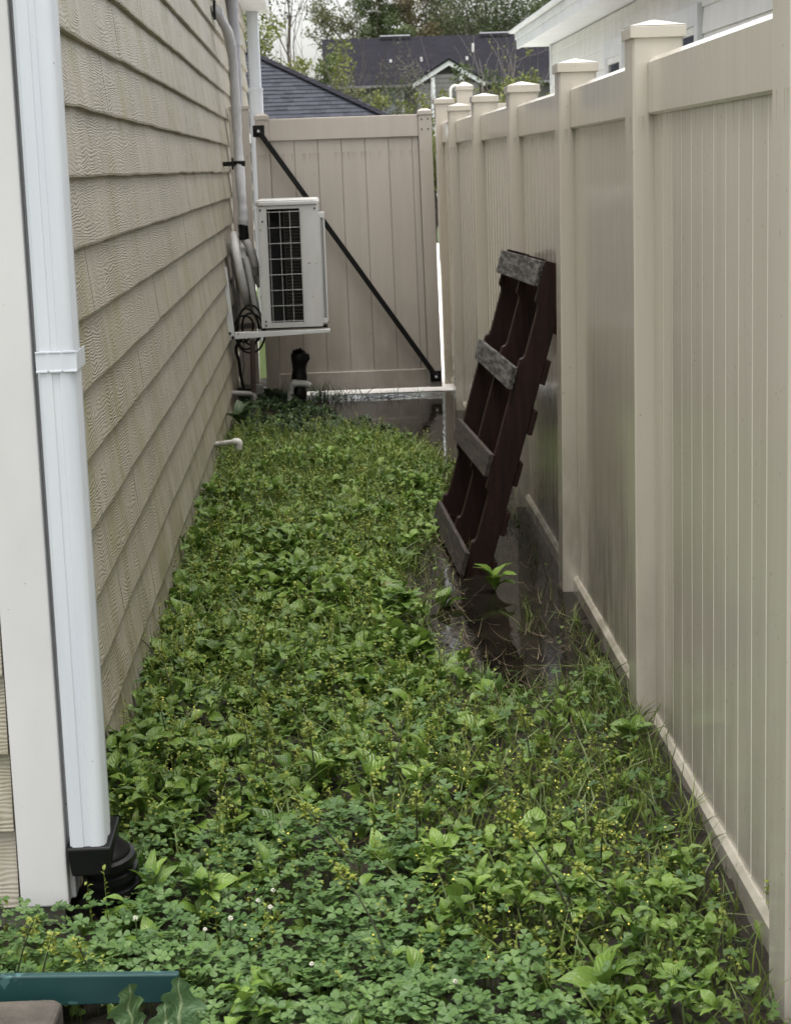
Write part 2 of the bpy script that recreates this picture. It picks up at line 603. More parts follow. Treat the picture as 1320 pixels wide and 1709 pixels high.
# ------------------------------------------------------------------ the beige house on the left
E0, EXP = -.008, .16787
house = thing('house', (-.6, 3.78, -.05), 'beige wood grain lap sided house along the left of the passage', 'house')
hb = MB()
hb.box(-7, -.612, 3.80, 16.75, -.3, 2.86)
obj('wall', hb, MAT['concrete'], house)
joints = {11: [5.75, 8.9, 12.2], 10: [5.35, 8.6, 11.9], 9: [7.4, 10.6], 8: [8.45, 11.8], 7: [4.75, 8.2, 11.4], 6: [6.6, 9.9], 5: [5.9, 9.3], 4: [7.9, 11.0],
          3: [5.55, 9.0], 2: [5.0, 6.9, 10.2], 1: [5.9, 7.7, 10.9], 0: [4.9, 7.2, 9.6]}
for r in range(17):
    z0 = E0 + r * EXP
    cuts = [3.86] + joints.get(r, [4.4 + (r * 1.7) % 2.6, 8.1 + (r * .9) % 2.4, 11.9]) + [16.75]
    for k in range(len(cuts) - 1):
        ya, yb = cuts[k] + .002, cuts[k + 1] - .002
        n = max(2, int((yb - ya) / .12))
        ys = np.linspace(ya, yb, n + 1)
        off = random.uniform(-.0035, .0035)
        lo_o, hi_o, lo_i, hi_i, md = [], [], [], [], []
        for j, y in enumerate(ys):
            jz = (vnoise(y * 4 + r * 5.3, r * 2.1) - .5) * .006 + off
            jx = (vnoise(y * 3 + r * 3.3, r * 1.1 + 9) - .5) * .004
            lo_i.append((-.606, y, z0 + jz))
            lo_o.append((-.574 + jx, y, z0 + jz))
            md.append((-.5725 + jx, y, z0 + jz + .006))
            hi_o.append((-.5925 + jx * .5, y, z0 + EXP + .014))
            hi_i.append((-.606, y, z0 + EXP + .014))
        mb = MB()
        loops = [[lo_i[j], lo_o[j], md[j], hi_o[j], hi_i[j]] for j in range(len(ys))]
        b0 = 0
        for lp in loops:
            mb.v += lp
        for j in range(len(ys) - 1):
            for q in range(5):
                q2 = (q + 1) % 5
                mb.f.append((j * 5 + q, (j + 1) * 5 + q, (j + 1) * 5 + q2, j * 5 + q2))
        mb.f.append((0, 1, 2, 3, 4))
        e = (len(ys) - 1) * 5
        mb.f.append((e + 4, e + 3, e + 2, e + 1, e))
        obj('siding_board', mb, MAT['siding'], house)
    # the end wall that faces the yard
    mb = MB()
    mb.hexa([(-2.6, 3.800, z0), (-.690, 3.800, z0), (-.690, 3.765, z0), (-2.6, 3.765, z0)],
            [(-2.6, 3.800, z0 + EXP + .012), (-.690, 3.800, z0 + EXP + .012), (-.690, 3.782, z0 + EXP + .012), (-2.6, 3.782, z0 + EXP + .012)])
    obj('siding_board', mb, MAT['siding'], house)
cb = MB()
cb.box(-.684, -.5835, 3.752, 3.795, -.006, 2.86)
cb.box(-.606, -.5735, 3.796, 3.862, -.006, 2.86)
obj('corner_board', cb, MAT['trim'], house, .004)
fb = MB()
fb.box(-7, -.622, 3.812, 16.7, -.5, -.012)
fb.box(-3, -.60, 3.79, 3.811, -.5, -.013)
obj('foundation', fb, MAT['concrete'], house)
eb = MB()
eb.box(-7, -.40, 3.6, 17.0, 2.862, 2.885)
obj('soffit', eb, MAT['trim'], house)
eb = MB()
eb.box(-.398, -.37, 3.58, 17.02, 2.85, 3.06)
obj('fascia', eb, MAT['trim'], house)
eb = MB()
eb.hexa([(-7.2, 3.5, 2.95), (-.32, 3.5, 3.05), (-.32, 17.1, 3.05), (-7.2, 17.1, 2.95)], [(-7.2, 3.5, 5.4), (-.32, 3.5, 3.08), (-.32, 17.1, 3.08), (-7.2, 17.1, 5.4)])
obj('roof', eb, MAT['roofdark'], house)


# ------------------------------------------------------------------ downspouts
def ds_profile(x0, x1, y0, y1, r=.012):
    pts = []
    for cx, cy, a0 in ((x1 - r, y0 + r, -90), (x1 - r, y1 - r, 0), (x0 + r, y1 - r, 90), (x0 + r, y0 + r, 180)):
        for k in range(4):
            a = R(a0 + k * 30)
            pts.append((cx + r * math.cos(a), cy + r * math.sin(a)))
    return pts


def extrude_z(mb, prof, zs):
    n = len(prof)
    b = len(mb.v)
    for z in zs:
        mb.v += [(x, y, z) for x, y in prof]
    for i in range(len(zs) - 1):
        for k in range(n):
            k2 = (k + 1) % n
            mb.f.append((b + i * n + k, b + i * n + k2, b + (i + 1) * n + k2, b + (i + 1) * n + k))
    mb.f.append(tuple(b + k for k in range(n))[::-1])
    mb.f.append(tuple(b + (len(zs) - 1) * n + k for k in range(n)))


dsp = thing('downspout', (-.536, 3.8, .1), 'white downspout with a crimped strap on the near house corner', 'downspout')
prof = [(-.573, 3.752), (-.566, 3.745), (-.545, 3.745), (-.5425, 3.7475), (-.5315, 3.7475), (-.529, 3.745), (-.512, 3.745), (-.503, 3.749), (-.498, 3.757),
        (-.498, 3.785), (-.4945, 3.790), (-.4945, 3.806), (-.498, 3.811), (-.498, 3.842), (-.503, 3.85), (-.566, 3.85), (-.573, 3.843)]
mb = MB()
extrude_z(mb, prof, [.115, .4, .8, 1.2, 1.6, 2.0, 2.86])
obj('pipe', mb, MAT['white'], dsp, 0, True)
sp = MB()
sp.box(-.5745, -.4935, 3.7425, 3.7440, 1.122, 1.160)
sp.box(-.4940, -.4926, 3.7441, 3.87, 1.122, 1.160)
for zz in (1.1195, 1.158):
    for x0, x1 in ((-.575, -.552), (-.549, -.524), (-.521, -.494)):
        sp.box(x0, x1, 3.7405, 3.7424, zz, zz + .004)
obj('strap', sp, MAT['white'], dsp, .001)

ad = thing('drain_adapter', (-.53, 3.8, -.1), 'black corrugated drain elbow under the near white downspout', 'drain pipe')
mb = MB()
mb.hexa([(-.572, 3.742, .062), (-.494, 3.742, .062), (-.490, 3.862, .062), (-.572, 3.862, .062)],
        [(-.580, 3.738, .124), (-.488, 3.738, .124), (-.480, 3.862, .150), (-.580, 3.862, .150)])
obj('socket', mb, MAT['black'], ad, .004)
path, rad = [], []
NP = 64
for i in range(NP + 1):
    t = i / NP
    a = t * R(75)
    path.append((-.510 + .012 * math.sin(a) + .035 * (1 - math.cos(a)), 3.82 + .04 * t, .112 - .25 * t))
    rad.append(.0555 + .0048 * (1 if math.sin(t * 2 * math.pi * 7.5) > -.15 else -1) if t > .10 else .03 + .2 * t)
mb = MB().tube(path, rad, 20)
obj('corrugated_pipe', mb, MAT['black'], ad, 0, True)

dsp2 = thing('downspout', (-.5, 16.85, 0), 'far white downspout above the gate at the back house corner', 'downspout')
mb = MB()
extrude_z(mb, ds_profile(-.575, -.455, 16.78, 16.88, .012), [-.1, 2.2])
extrude_z(mb, ds_profile(-.567, -.463, 16.79, 16.87, .012), [2.2, 2.86])
obj('pipe', mb, MAT['white'], dsp2, 0, True)
mb = MB()
mb.box(-.579, -.451, 16.776, 16.884, 2.19, 2.215)
obj('collar', mb, MAT['white'], dsp2, .002)

# ------------------------------------------------------------------ vinyl privacy fence on the right
fence = thing('vinyl_fence', (.85, 8, 0), 'tan vinyl privacy fence with capped posts along the right side', 'fence')
PY = [1.37, 3.07, 4.77, 6.47, 8.17, 9.87, 11.57, 13.0]
PX0 = [.745, .764, .786, .808, .822, .806, .800, .826]       # foot of the alley-side face
PX1 = [.745, .766, .794, .826, .826, .812, .805, .812]       # the same edge at the cap
PZ = [1.797, 1.797, 1.797, 1.797, 1.797, 1.815, 1.822, 1.912]
PW = .127
for i in range(len(PY)):
    x0, x1, y0, zt = PX0[i], PX1[i], PY[i], PZ[i]
    mb = MB()
    c = .005
    def ring(x, z):
        return [(x + c, y0, z), (x + PW - c, y0, z), (x + PW, y0 + c, z), (x + PW, y0 + PW - c, z), (x + PW - c, y0 + PW, z), (x + c, y0 + PW, z), (x, y0 + PW - c, z), (x, y0 + c, z)]
    mb.hexa(ring(x0, -.15), ring(x1, zt))
    post = obj('post', mb, MAT['vinyl'], fence)
    mb = MB()
    e = .007
    a, b, d = (x1 - e, x1 + PW + e, y0 - e), y0 + PW + e, zt - .004
    lo = [(x1 - e, y0 - e, d), (x1 + PW + e, y0 - e, d), (x1 + PW + e, y0 + PW + e, d), (x1 - e, y0 + PW + e, d)]
    hi = [(p[0], p[1], zt + .026) for p in lo]
    mb.hexa(lo, hi)
    m_ = (x1 + PW / 2, y0 + PW / 2)
    l2 = [(m_[0] + (p[0] - m_[0]) * 1.02, m_[1] + (p[1] - m_[1]) * 1.02, zt + .0265) for p in lo]
    h2 = [(m_[0] + (p[0] - m_[0]) * .06, m_[1] + (p[1] - m_[1]) * .06, zt + .044) for p in lo]
    mb.hexa(l2, h2)
    cap_ = obj('post_cap', mb, MAT['vinyl'], None, .0025)
    cap_.parent = post
for i in range(len(PY) - 1):
    ya, yb = PY[i] + PW + .001, PY[i + 1] - .001
    zr = (PZ[i] + min(PZ[i + 1], PZ[i] + .03)) / 2 - .052
    def cx(y, z, i=i, ya=ya, yb=yb):
        t = (y - ya) / (yb - ya)
        f = (PX0[i] + (PX0[i + 1] - PX0[i]) * t), (PX1[i] + (PX1[i + 1] - PX1[i]) * t)
        return f[0] + (f[1] - f[0]) * z / 1.8 + PW / 2
    for nm, z0, z1 in (('top_rail', zr - .140, zr), ('bottom_rail', -.10, .052)):
        mb = MB()
        h = .0265
        lo, hi = [], []
        for y, L in ((ya, lo), (yb, hi)):
            for dx, z in ((-h + .006, z0), (h - .006, z0), (h, z0 + .006), (h, z1 - .012), (h - .010, z1), (-h + .010, z1), (-h, z1 - .012), (-h, z0 + .006)):
                L.append((cx(y, z) + dx, y, z))
        mb.hexa(lo, hi)
        obj(nm, mb, MAT['vinyl'], fence)
    nb = 12
    w = (yb - ya) / nb
    for k in range(nb):
        y0, y1 = ya + k * w, ya + (k + 1) * w
        c, lip, bk_ = .0065, .005, .009 + .0012 * (k % 2)
        g0, g1 = (y0 + .0008 if k else y0), (y1 - .0008 if k < nb - 1 else y1)
        l0, l1 = (y0 - lip if k else y0), (y1 + lip if k < nb - 1 else y1)
        lo, hi = [], []
        for z, L in ((.045, lo), (zr - .133, hi)):
            x = cx((y0 + y1) / 2, z)
            L += [(x - .011 + c, g0, z), (x - .011, g0 + c, z), (x - .011, g1 - c, z), (x - .011 + c, g1, z), (x - .002, g1, z), (x - .002, l1, z), (x + bk_, l1, z), (x + bk_, l0, z), (x - .002, l0, z), (x - .002, g0, z)]
        mb = MB().hexa(lo[::-1], hi[::-1])
        mb.alt = ((10,), MAT['edge_highlight'])  # near chamfer only: groove highlight put in as a lighter colour
        obj('board', mb, MAT['vinyl'], fence)

# fence that carries on behind the gate: one taller post and its rail
bf = thing('vinyl_fence', (1.2, 15.4, 0), 'taller tan fence post and rail standing behind the right fence', 'fence')
mb = MB()
mb.box(1.14, 1.267, 15.4, 15.527, -.3, 2.09)
p_ = obj('post', mb, MAT['vinyl'], bf, .004)
mb = MB()
mb.box(1.132, 1.275, 15.392, 15.535, 2.086, 2.118)
mb.hexa([(1.131, 15.391, 2.1185), (1.276, 15.391, 2.1185), (1.276, 15.536, 2.1185), (1.131, 15.536, 2.1185)], [(1.19, 15.45, 2.15), (1.217, 15.45, 2.15), (1.217, 15.477, 2.15), (1.19, 15.477, 2.15)])
c_ = obj('post_cap', mb, MAT['vinyl'], None, .002)
c_.parent = p_
mb = MB()
mb.box(1.268, 2.3, 15.44, 15.487, 1.83, 1.975)
obj('top_rail', mb, MAT['vinyl'], bf, .003)
for k in range(7):
    mb = MB()
    mb.box(1.268 + k * .147, 1.268 + k * .147 + .145, 15.455, 15.475, -.1, 1.829)
    obj('board', mb, MAT['vinyl'], bf, .003)

# ------------------------------------------------------------------ the gate
GY_ = 12.55
gate = thing('vinyl_gate', (.18, GY_, .03), 'tan vinyl gate with black diagonal brace closing the passage end', 'gate')


def gx_(x, z):
    """The gate has sagged: its free side leans outwards towards the foot."""
    t = (x + .4) / 1.16
    return x + t * (1.86 - z) * .012


def gprism(x0, x1, z0, z1, y0, y1):
    return [(gx_(x0, z0), y0, z0), (gx_(x1, z0), y0, z0), (gx_(x1, z0), y1, z0), (gx_(x0, z0), y1, z0)], [(gx_(x0, z1), y0, z1), (gx_(x1, z1), y0, z1), (gx_(x1, z1), y1, z1), (gx_(x0, z1), y1, z1)]


for x0, x1 in ((-.398, -.310), (.668, .755)):
    mb = MB().hexa(*gprism(x0, x1, .034, 1.832, GY_ - .02, GY_ + .05))
    s_ = obj('stile', mb, MAT['gatevinyl'], gate, .004)
    mb = MB().hexa(*gprism(x0 - .005, x1 + .005, 1.828, 1.853, GY_ - .026, GY_ + .056))
    lo, hi = gprism(x0 - .006, x1 + .006, 1.8535, 1.868, GY_ - .027, GY_ + .057)
    hi = [((p[0] * .4 + (x0 + x1) * .3), p[1] * .4 + (GY_ + .015) * .6, p[2]) for p in hi]
    mb.hexa(lo, hi)
    k_ = obj('stile_cap', mb, MAT['gatevinyl'], None, .002)
    k_.parent = s_
    if x0 > 0:
        for sx_ in (.69, .732):
            for sz in (1.80, 1.735):
                mb = MB().tube([(sx_, GY_ - .0235, sz), (sx_, GY_ - .0195, sz)], .005, 8)
                q_ = obj('screw', mb, MAT['iron'], None)
                q_.parent = s_
mb = MB().hexa(*gprism(-.309, .667, 1.69, 1.832, GY_ - .008, GY_ + .042))
obj('top_rail', mb, MAT['gatevinyl'], gate, .004)
mb = MB().hexa(*gprism(-.309, .667, .034, .158, GY_ - .008, GY_ + .042))
obj('bottom_rail', mb, MAT['gatevinyl'], gate, .004)
gr = [-.3085, -.150, .004, .158, .313, .468, .622, .6665]
for k in range(7):
    lo, hi = [], []
    a, b = gr[k] + .0006, gr[k + 1] - .0006
    lip_, bk2 = .006, .026 + .002 * (k % 2)
    for z, L in ((.150, lo), (1.697, hi)):
        c = .004
        L += [(gx_(a, z), GY_ + .006 + c, z), (gx_(a + c, z), GY_ + .006, z), (gx_(b - c, z), GY_ + .006, z), (gx_(b, z), GY_ + .006 + c, z), (gx_(b, z), GY_ + .016, z), (gx_(b + lip_, z), GY_ + .016, z), (gx_(b + lip_, z), GY_ + bk2, z), (gx_(a - lip_, z), GY_ + bk2, z), (gx_(a - lip_, z), GY_ + .016, z), (gx_(a, z), GY_ + .016, z)]
    mb = MB().hexa(lo, hi)
    obj('plank', mb, MAT['gatevinyl'], gate)
pa, pb = np.array((-.376, GY_ - .055, 1.756)), np.array((.735, GY_ - .055, .107))
mb = MB()
d = (pb - pa) / np.linalg.norm(pb - pa)
nrm = np.array((-d[2], 0, d[0]))
w = nrm * .017
q = np.array((0, .022, 0))
mb.hexa([pa - w, pa + w, pa + w + q, pa - w + q], [pb - w, pb + w, pb + w + q, pb - w + q])
br = obj('brace', mb, MAT['iron'], gate, .004)
for p, s in ((pa, .038), (pb, .036)):
    mb = MB()
    mb.box(p[0] - s, p[0] + s, GY_ - .032, GY_ - .0205, p[2] - s, p[2] + s)
    mb.box(p[0] - s * .55, p[0] + s * .55, GY_ - .062, GY_ - .0322, p[2] - s * .5, p[2] + s * .5)
    bk = obj('brace_bracket', mb, MAT['iron'], gate, .003)
    mb = MB().tube([(p[0], GY_ - .067, p[2]), (p[0], GY_ - .0622, p[2])], .009, 8)
    b_ = obj('bolt', mb, MAT['bracket'], None)
    b_.parent = bk

gp = thing('gate_post', (-.5, GY_, 0), 'plain tan vinyl post between the house wall and the gate', 'post')
mb = MB().hexa([(-.573, GY_ - .03, -.1), (-.446, GY_ - .03, -.1), (-.446, GY_ + .097, -.1), (-.573, GY_ + .097, -.1)],
               [(-.563, GY_ - .03, 1.895), (-.436, GY_ - .03, 1.895), (-.436, GY_ + .097, 1.895), (-.563, GY_ + .097, 1.895)])
obj('shaft', mb, MAT['gatevinyl'], gp, .004)
mb = MB()
mb.box(-.567, -.432, GY_ - .034, GY_ + .101, 1.8955, 1.92)
obj('post_cap', mb, MAT['gatevinyl'], gp, .004)

# ------------------------------------------------------------------ wall mounted air conditioner
AY = 11.42
ac = thing('ac_unit', (-.18, AY + .4, .55), 'white outdoor air conditioner unit with wire grille on a wall bracket', 'air conditioner')
XA, XB, ZA, ZB = -.378, -.008, .560, 1.312


def frame_face(mb, x0, x1, z0, z1, ox0, ox1, oz0, oz1, y0, y1):
    mb.box(x0, ox0, y0, y1, z0, z1)
    mb.box(ox1, x1, y0, y1, z0, z1)
    mb.box(ox0, ox1, y0, y1, z0, oz0)
    mb.box(ox0, ox1, y0, y1, oz1, z1)


mb = MB()
frame_face(mb, XA + .012, XB, ZA, ZB - .02, -.318, -.122, .590, 1.272, AY, AY + .012)
obj('side_panel', mb, MAT['ac'], ac, .002)
mb = MB()
mb.box(XA, XA + .0115, AY - .002, AY + .83, ZA, ZB - .02)
mb.box(XA + .012, XB, AY + .818, AY + .83, ZA, ZB - .02)
mb.box(XB - .012, XB + .002, AY + .0125, AY + .8175, ZA, ZB - .02)
obj('casing', mb, MAT['ac'], ac, .003)
mb = MB()
pr = ds_profile(XA - .006, XB + .006, AY - .008, AY + .838, .03)
extrude_z(mb, pr, [ZB - .019, ZB + .004])
extrude_z(mb, [(x * .97 + -.19 * .03, y * .985 + (AY + .4) * .015) for x, y in pr], [ZB + .0045, ZB + .012])
obj('top_lid', mb, MAT['ac'], ac, .004)
mb = MB()
mb.box(XA + .0121, XB - .0121, AY + .14, AY + .15, ZA, ZB - .021)
mb.box(-.2205, -.2145, AY + .0125, AY + .139, .585, 1.275)
obj('inner_baffle', mb, MAT['acdark'], ac)
mb = MB()
mb.box(-.2135, -.110, AY + .055, AY + .11, .587, 1.273)
for k in range(34):
    z = .60 + k * .0198
    mb.box(-.213, -.112, AY + .03, AY + .0545, z, z + .005)
obj('coil', mb, MAT['fin'], ac)
for k, x in enumerate((-.305, -.240, -.180, -.118)):
    mb = MB().tube([(x, AY - .006, .588), (x, AY - .006, 1.262)], .0019, 6)
    obj('grille_wire', mb, MAT['wire'], ac)
for k in range(8):
    z = .6 + k * .0935
    mb = MB().tube([(-.322, AY - .0105, z), (-.112, AY - .0105, z)], .0019, 6)
    obj('grille_wire', mb, MAT['wire'], ac)
mb = MB()
frame_face(mb, XB + .003, XB + .034, ZA + .02, ZB - .07, XB + .010, XB + .028, ZA + .05, ZB - .1, AY + .02, AY + .026)
for k in range(44):
    z = ZA + .03 + k * .0148
    mb.box(XB + .004, XB + .036, AY + .0265, AY + .62, z, z + .006)
for k in range(6):
    mb.box(XB + .0025, XB + .030, AY + .05 + k * .11, AY + .055 + k * .11, ZA + .025, ZB - .075)
obj('fan_guard', mb, MAT['ac'], ac)
mb = MB()
mb.box(-.105, -.1, AY - .003, AY - .0005, ZA + .02, ZB - .03)
mb.box(-.086, -.082, AY - .003, AY - .0005, ZA + .02, ZB - .03)
obj('panel_rib', mb, MAT['ac'], ac)
for sx_, sz in ((-.355, 1.268), (-.03, 1.270), (-.35, .575), (-.35, .60), (-.345, 1.2)):
    mb = MB().tube([(sx_, AY - .004, sz), (sx_, AY - .0006, sz)], .006, 8)
    obj('screw', mb, MAT['iron'], ac)
for y in (AY + .1, AY + .7):
    mb = MB()
    mb.box(XA - .012, XB + .03, y, y + .05, .543, .5595)
    obj('foot_rail', mb, MAT['acdark'], ac, .002)


def bracket(y, label, mat):
    t = thing('wall_bracket', (-.575, y, .5), label, 'bracket', 'brackets under the air conditioner')
    mb = MB()
    mb.hexa([(-.590, y, .496), (-.5425, y, .505), (-.5425, y + .004, .505), (-.590, y + .004, .496)], [(-.590, y, .945), (-.570, y, .935), (-.570, y + .004, .935), (-.590, y + .004, .945)])
    mb.hexa([(-.5925, y - .001, .496), (-.5905, y - .001, .496), (-.5905, y + .05, .496), (-.5925, y + .05, .496)], [(-.5925, y - .001, .945), (-.5905, y - .001, .945), (-.5905, y + .05, .945), (-.5925, y + .05, .945)])
    obj('upright', mb, mat, t, .001)
    mb = MB()
    mb.hexa([(-.542, y - .001, .502), (.035, y - .001, .523), (.035, y + .003, .523), (-.542, y + .003, .502)], [(-.542, y - .001, .5405), (.035, y - .001, .5405), (.035, y + .003, .5405), (-.542, y + .003, .5405)])
    mb.box(-.542, .035, y + .0035, y + .05, .5375, .5415)
    obj('arm', mb, mat, t, .001)
    for px, pz in ((-.572, .538), (-.555, .513)):
        mb = MB().tube([(px, y - .010, pz), (px, y - .0015, pz)], .0095, 8)
        obj('bolt', mb, MAT['iron'], t)
    return t


bracket(AY + .09 - .10, 'white steel bracket bolted to the siding under the air conditioner', MAT['bracket'])
bracket(AY + .70, 'grey steel bracket behind the white one under the air conditioner', MAT['bracketgrey'])


def spline(pts, n=8):
    """Catmull-Rom through the points."""
    P = [np.array(p, float) for p in pts]
    P = [2 * P[0] - P[1]] + P + [2 * P[-1] - P[-2]]
    out = []
    for i in range(1, len(P) - 2):
        for k in range(n):
            t = k / n
            out.append(.5 * ((2 * P[i]) + (-P[i - 1] + P[i + 1]) * t + (2 * P[i - 1] - 5 * P[i] + 4 * P[i + 1] - P[i + 2]) * t * t + (-P[i - 1] + 3 * P[i] - 3 * P[i + 1] + P[i + 2]) * t ** 3))
    out.append(P[-2])
    return [tuple(p) for p in out]


ls = thing('refrigerant_line', (-.5, 11.6, 1.2), 'grey wrapped pipe running up the siding from the air conditioner', 'pipe')
lp = [at(362, 18, 1, 11.3), at(368, 30, 1, 11.38), at(381, 56, 1, 11.5), at(389, 100, 1, 11.6), at(393, 160, 1, 11.65), at(396, 215, 1, 11.68), at(399, 262, 1, 11.68), at(402, 310, 1, 11.66), at(405, 350, 1, 11.66), at(406, 378, 1, 11.66)]
sp_ = spline(lp, 8)
rr = [.030 + .0012 * math.sin(i * 1.3) + .0022 * math.sin(i * .37 + 1) for i in range(len(sp_))]
obj('wrapped_pipe', MB().tube(sp_, rr, 14), MAT['wrap'], ls, 0, True)
obj('tape_band', MB().tube([at(405.6, 374, 1, 11.66), at(408, 400, 1, 11.66)], .031, 14), MAT['black'], ls, 0, True)
c = at(400, 273, 1, 11.68)
mb = MB()
mb.tube([c + (0, 0, -.016), c + (0, 0, .016)], .0365, 14)
mb.box(-.577, c[0] - .02, c[1] - .02, c[1] + .02, c[2] - .014, c[2] + .014)
mb.box(c[0] - .046, c[0] - .034, c[1] - .045, c[1] - .0365, c[2] - .035, c[2] + .035)
obj('strap', mb, MAT['iron'], ls)
c = at(362, 17, 1, 11.3)
mb = MB().tube([(-.582, c[1] - .02, c[2] - .01), (c[0], c[1] - .01, c[2])], .034, 12)
obj('wall_sleeve', mb, MAT['wrap'], ls, 0, True)
mb = MB().tube(spline([at(358, 0, 1, 11.25), at(358, 12, 1, 11.25), at(359, 33, 1, 11.25)], 4), .008, 8)
obj('cable', mb, MAT['black'], ls)

cd_ = thing('conduit', (-.54, 13.6, 2), 'straight grey electrical conduit high on the siding beside the wrapped pipe', 'conduit')
mb = MB().tube([(-.545, 13.4, 1.95), (-.545, 13.4, 2.85)], .043, 12)
obj('tube', mb, MAT['conduit'], cd_, 0, True)
mb = MB().tube([(-.545, 13.4, 2.36), (-.545, 13.4, 2.40)], .050, 12)
obj('coupling', mb, MAT['conduit'], cd_, 0, True)

# coiled white insulated tubing seen edge-on between wall and unit
coil = thing('tubing_coil', (-.46, 11.7, .6), 'loops of white insulated tubing hanging behind the air conditioner', 'pipe')


def loop(px_t, py_t, px_b, py_b, y, depth, r, start=0.0, sweep=360.0, n=40):
    a, b = at(px_t, py_t, 1, y), at(px_b, py_b, 1, y)
    cen, half = (a + b) / 2, (a - b) / 2
    pts = []
    for k in range(n + 1):
        t = R(start + sweep * k / n)
        pts.append(cen + half * math.cos(t) + np.array((0, depth * math.sin(t), 0)))
    return pts


obj('insulated_tube', MB().tube(loop(391, 392, 414, 506, 11.72, .20, .024), .026, 12, False), MAT['foam'], coil, 0, True)
obj('insulated_tube', MB().tube(loop(405, 412, 423, 512, 11.78, .17, .024), .024, 12, False), MAT['foam'], coil, 0, True)
obj('insulated_tube', MB().tube(spline([at(408, 398, 1, 11.66), at(418, 415, 1, 11.64), at(425, 438, 1, 11.62), at(429, 462, 1, 11.62), at(436, 478, 1, 11.62)], 6), .024, 12), MAT['foam'], coil, 0, True)
obj('insulated_tube', MB().tube(spline([at(409, 430, 1, 11.6), at(416, 455, 1, 11.58), at(426, 505, 1, 11.56), at(433, 548, 1, 11.56)], 6), .021, 12), MAT['foam'], coil, 0, True)
obj('insulated_tube', MB().tube(spline([at(383, 405, 1, 11.9), at(390, 440, 1, 11.9), at(397, 480, 1, 11.9), at(400, 530, 1, 11.9)], 6), .013, 10), MAT['foam'], coil, 0, True)
mb = MB().tube([at(427, 445, 1, 11.58), at(427, 460, 1, 11.58)], .02, 10)
obj('flare_nut', mb, MAT['bracketgrey'], coil)

cab = thing('cable_coil', (-.46, 11.6, .5), 'coil of black cable hanging under the air conditioner bracket', 'cable')
for k, (cx_, w_, h_) in enumerate(((418, 24, 40), (413, 18, 34), (420, 17, 26), (408, 14, 22))):
    pts = []
    for i in range(33):
        t = 2 * math.pi * i / 32
        pts.append(at(cx_ + w_ * math.cos(t) + 2 * math.sin(2 * t + k), 549 + h_ * math.sin(t), 1, 11.50 + .03 * k + .03 * math.sin(t)))
    obj('cable_loop', MB().tube(pts, .0065, 8, False), MAT['black'], cab, 0, True)
obj('cable_tail', MB().tube(spline([at(404, 565, 1, 11.6), at(394, 582, 1, 11.6), at(399, 602, 1, 11.6), at(402, 625, 1, 11.6), at(407, 648, 1, 11.62)], 6), .010, 8), MAT['black'], cab, 0, True)
obj('cable_tail', MB().tube(spline([at(408, 570, 1, 11.7), at(406, 595, 1, 11.7), at(408, 612, 1, 11.7), at(402, 640, 1, 11.7)], 6), .006, 8), MAT['greypipe'], cab, 0, True)

st = thing('pipe_stand', (-.44, 11.36, 0), 'rusty post on grey pipe elbow standing below the air conditioner', 'pipe')
obj('post', MB().tube([at(421.5, 566, 1, 11.36), at(423.5, 654, 1, 11.36)], .0155, 10), MAT['rust'], st, 0, True)
e1 = at(424.5, 656, 1, 11.36)
obj('elbow_pipe', MB().tube(spline([at(384, 656, 1, 11.36), at(408, 657, 1, 11.36), at(420, 658, 1, 11.36), at(424.6, 664, 1, 11.36), at(425, 690, 1, 11.36), at(425, 722, 1, 11.36)], 6), .0165, 12), MAT['greypipe'], st, 0, True)
clv = thing('cleanout_pipe', (-.42, 11.9, 0), 'white ribbed cleanout cap at the wall behind the rusty post', 'pipe')
c = at(432, 655, 1, 11.9)
mb = MB().tube([(c[0], c[1], -.05), (c[0], c[1], c[2] + .02)], .03, 14)
obj('pipe', mb, MAT['pvc'], clv, 0, True)
mb = MB()
for k in range(7):
    z = c[2] - .05 + k * .012
    mb.tube([(c[0], c[1], z), (c[0], c[1], z + .007)], .036, 14)
mb.tube([(c[0], c[1], c[2] + .034), (c[0], c[1], c[2] + .05)], .034, 14)
obj('cap', mb, MAT['pvc'], clv, 0, True)
mb = MB()
e = at(408, 650, 1, 11.75)
mb.box(e[0] - .045, e[0] + .05, 11.7, 11.8, e[2] - .02, e[2] + .012)
obj('junction_box', mb, MAT['black'], clv, .004)

stp = thing('standpipe', (-.19, 11.75, 0), 'black plastic wrapped standpipe with three prongs in front of the gate', 'pipe')
SY = 11.75
b0, t0 = at(499, 690, 1, SY), at(500, 603, 1, SY)
pts = [b0 + (t0 - b0) * k / 12 for k in range(13)]
rr = [.047 + .004 * math.sin(k * 1.7) for k in range(13)]
obj('wrapped_pipe', MB().tube(pts, rr, 16), MAT['bag'], stp, 0, True)
t1 = at(499, 586, 1, SY)
pts = [t0 + (0, 0, -.02), t0 + (0, 0, .0), t0 + (0, 0, .03), t1 + (0, 0, -.02), t1, t1 + (0, 0, .012)]
obj('bagged_top', MB().tube(pts, [.045, .052, .054, .052, .040, .02], 16), MAT['bag'], stp, 0, True)
obj('valve_knob', MB().tube([at(508, 603, 1, SY - .02), at(511, 597, 1, SY - .02), at(511, 590, 1, SY - .02)], [.022, .026, .018], 12), MAT['bag'], stp, 0, True)
for px, py in ((490, 584), (495.5, 582), (501.5, 580.5)):
    a, b = at(px + (498 - px) * .4, 592, 1, SY - .01), at(px, py, 1, SY - .01)
    obj('prong', MB().tube([a, (a * .4 + b * .6), b], [.008, .009, .0075], 8), MAT['bag'], stp, 0, True)
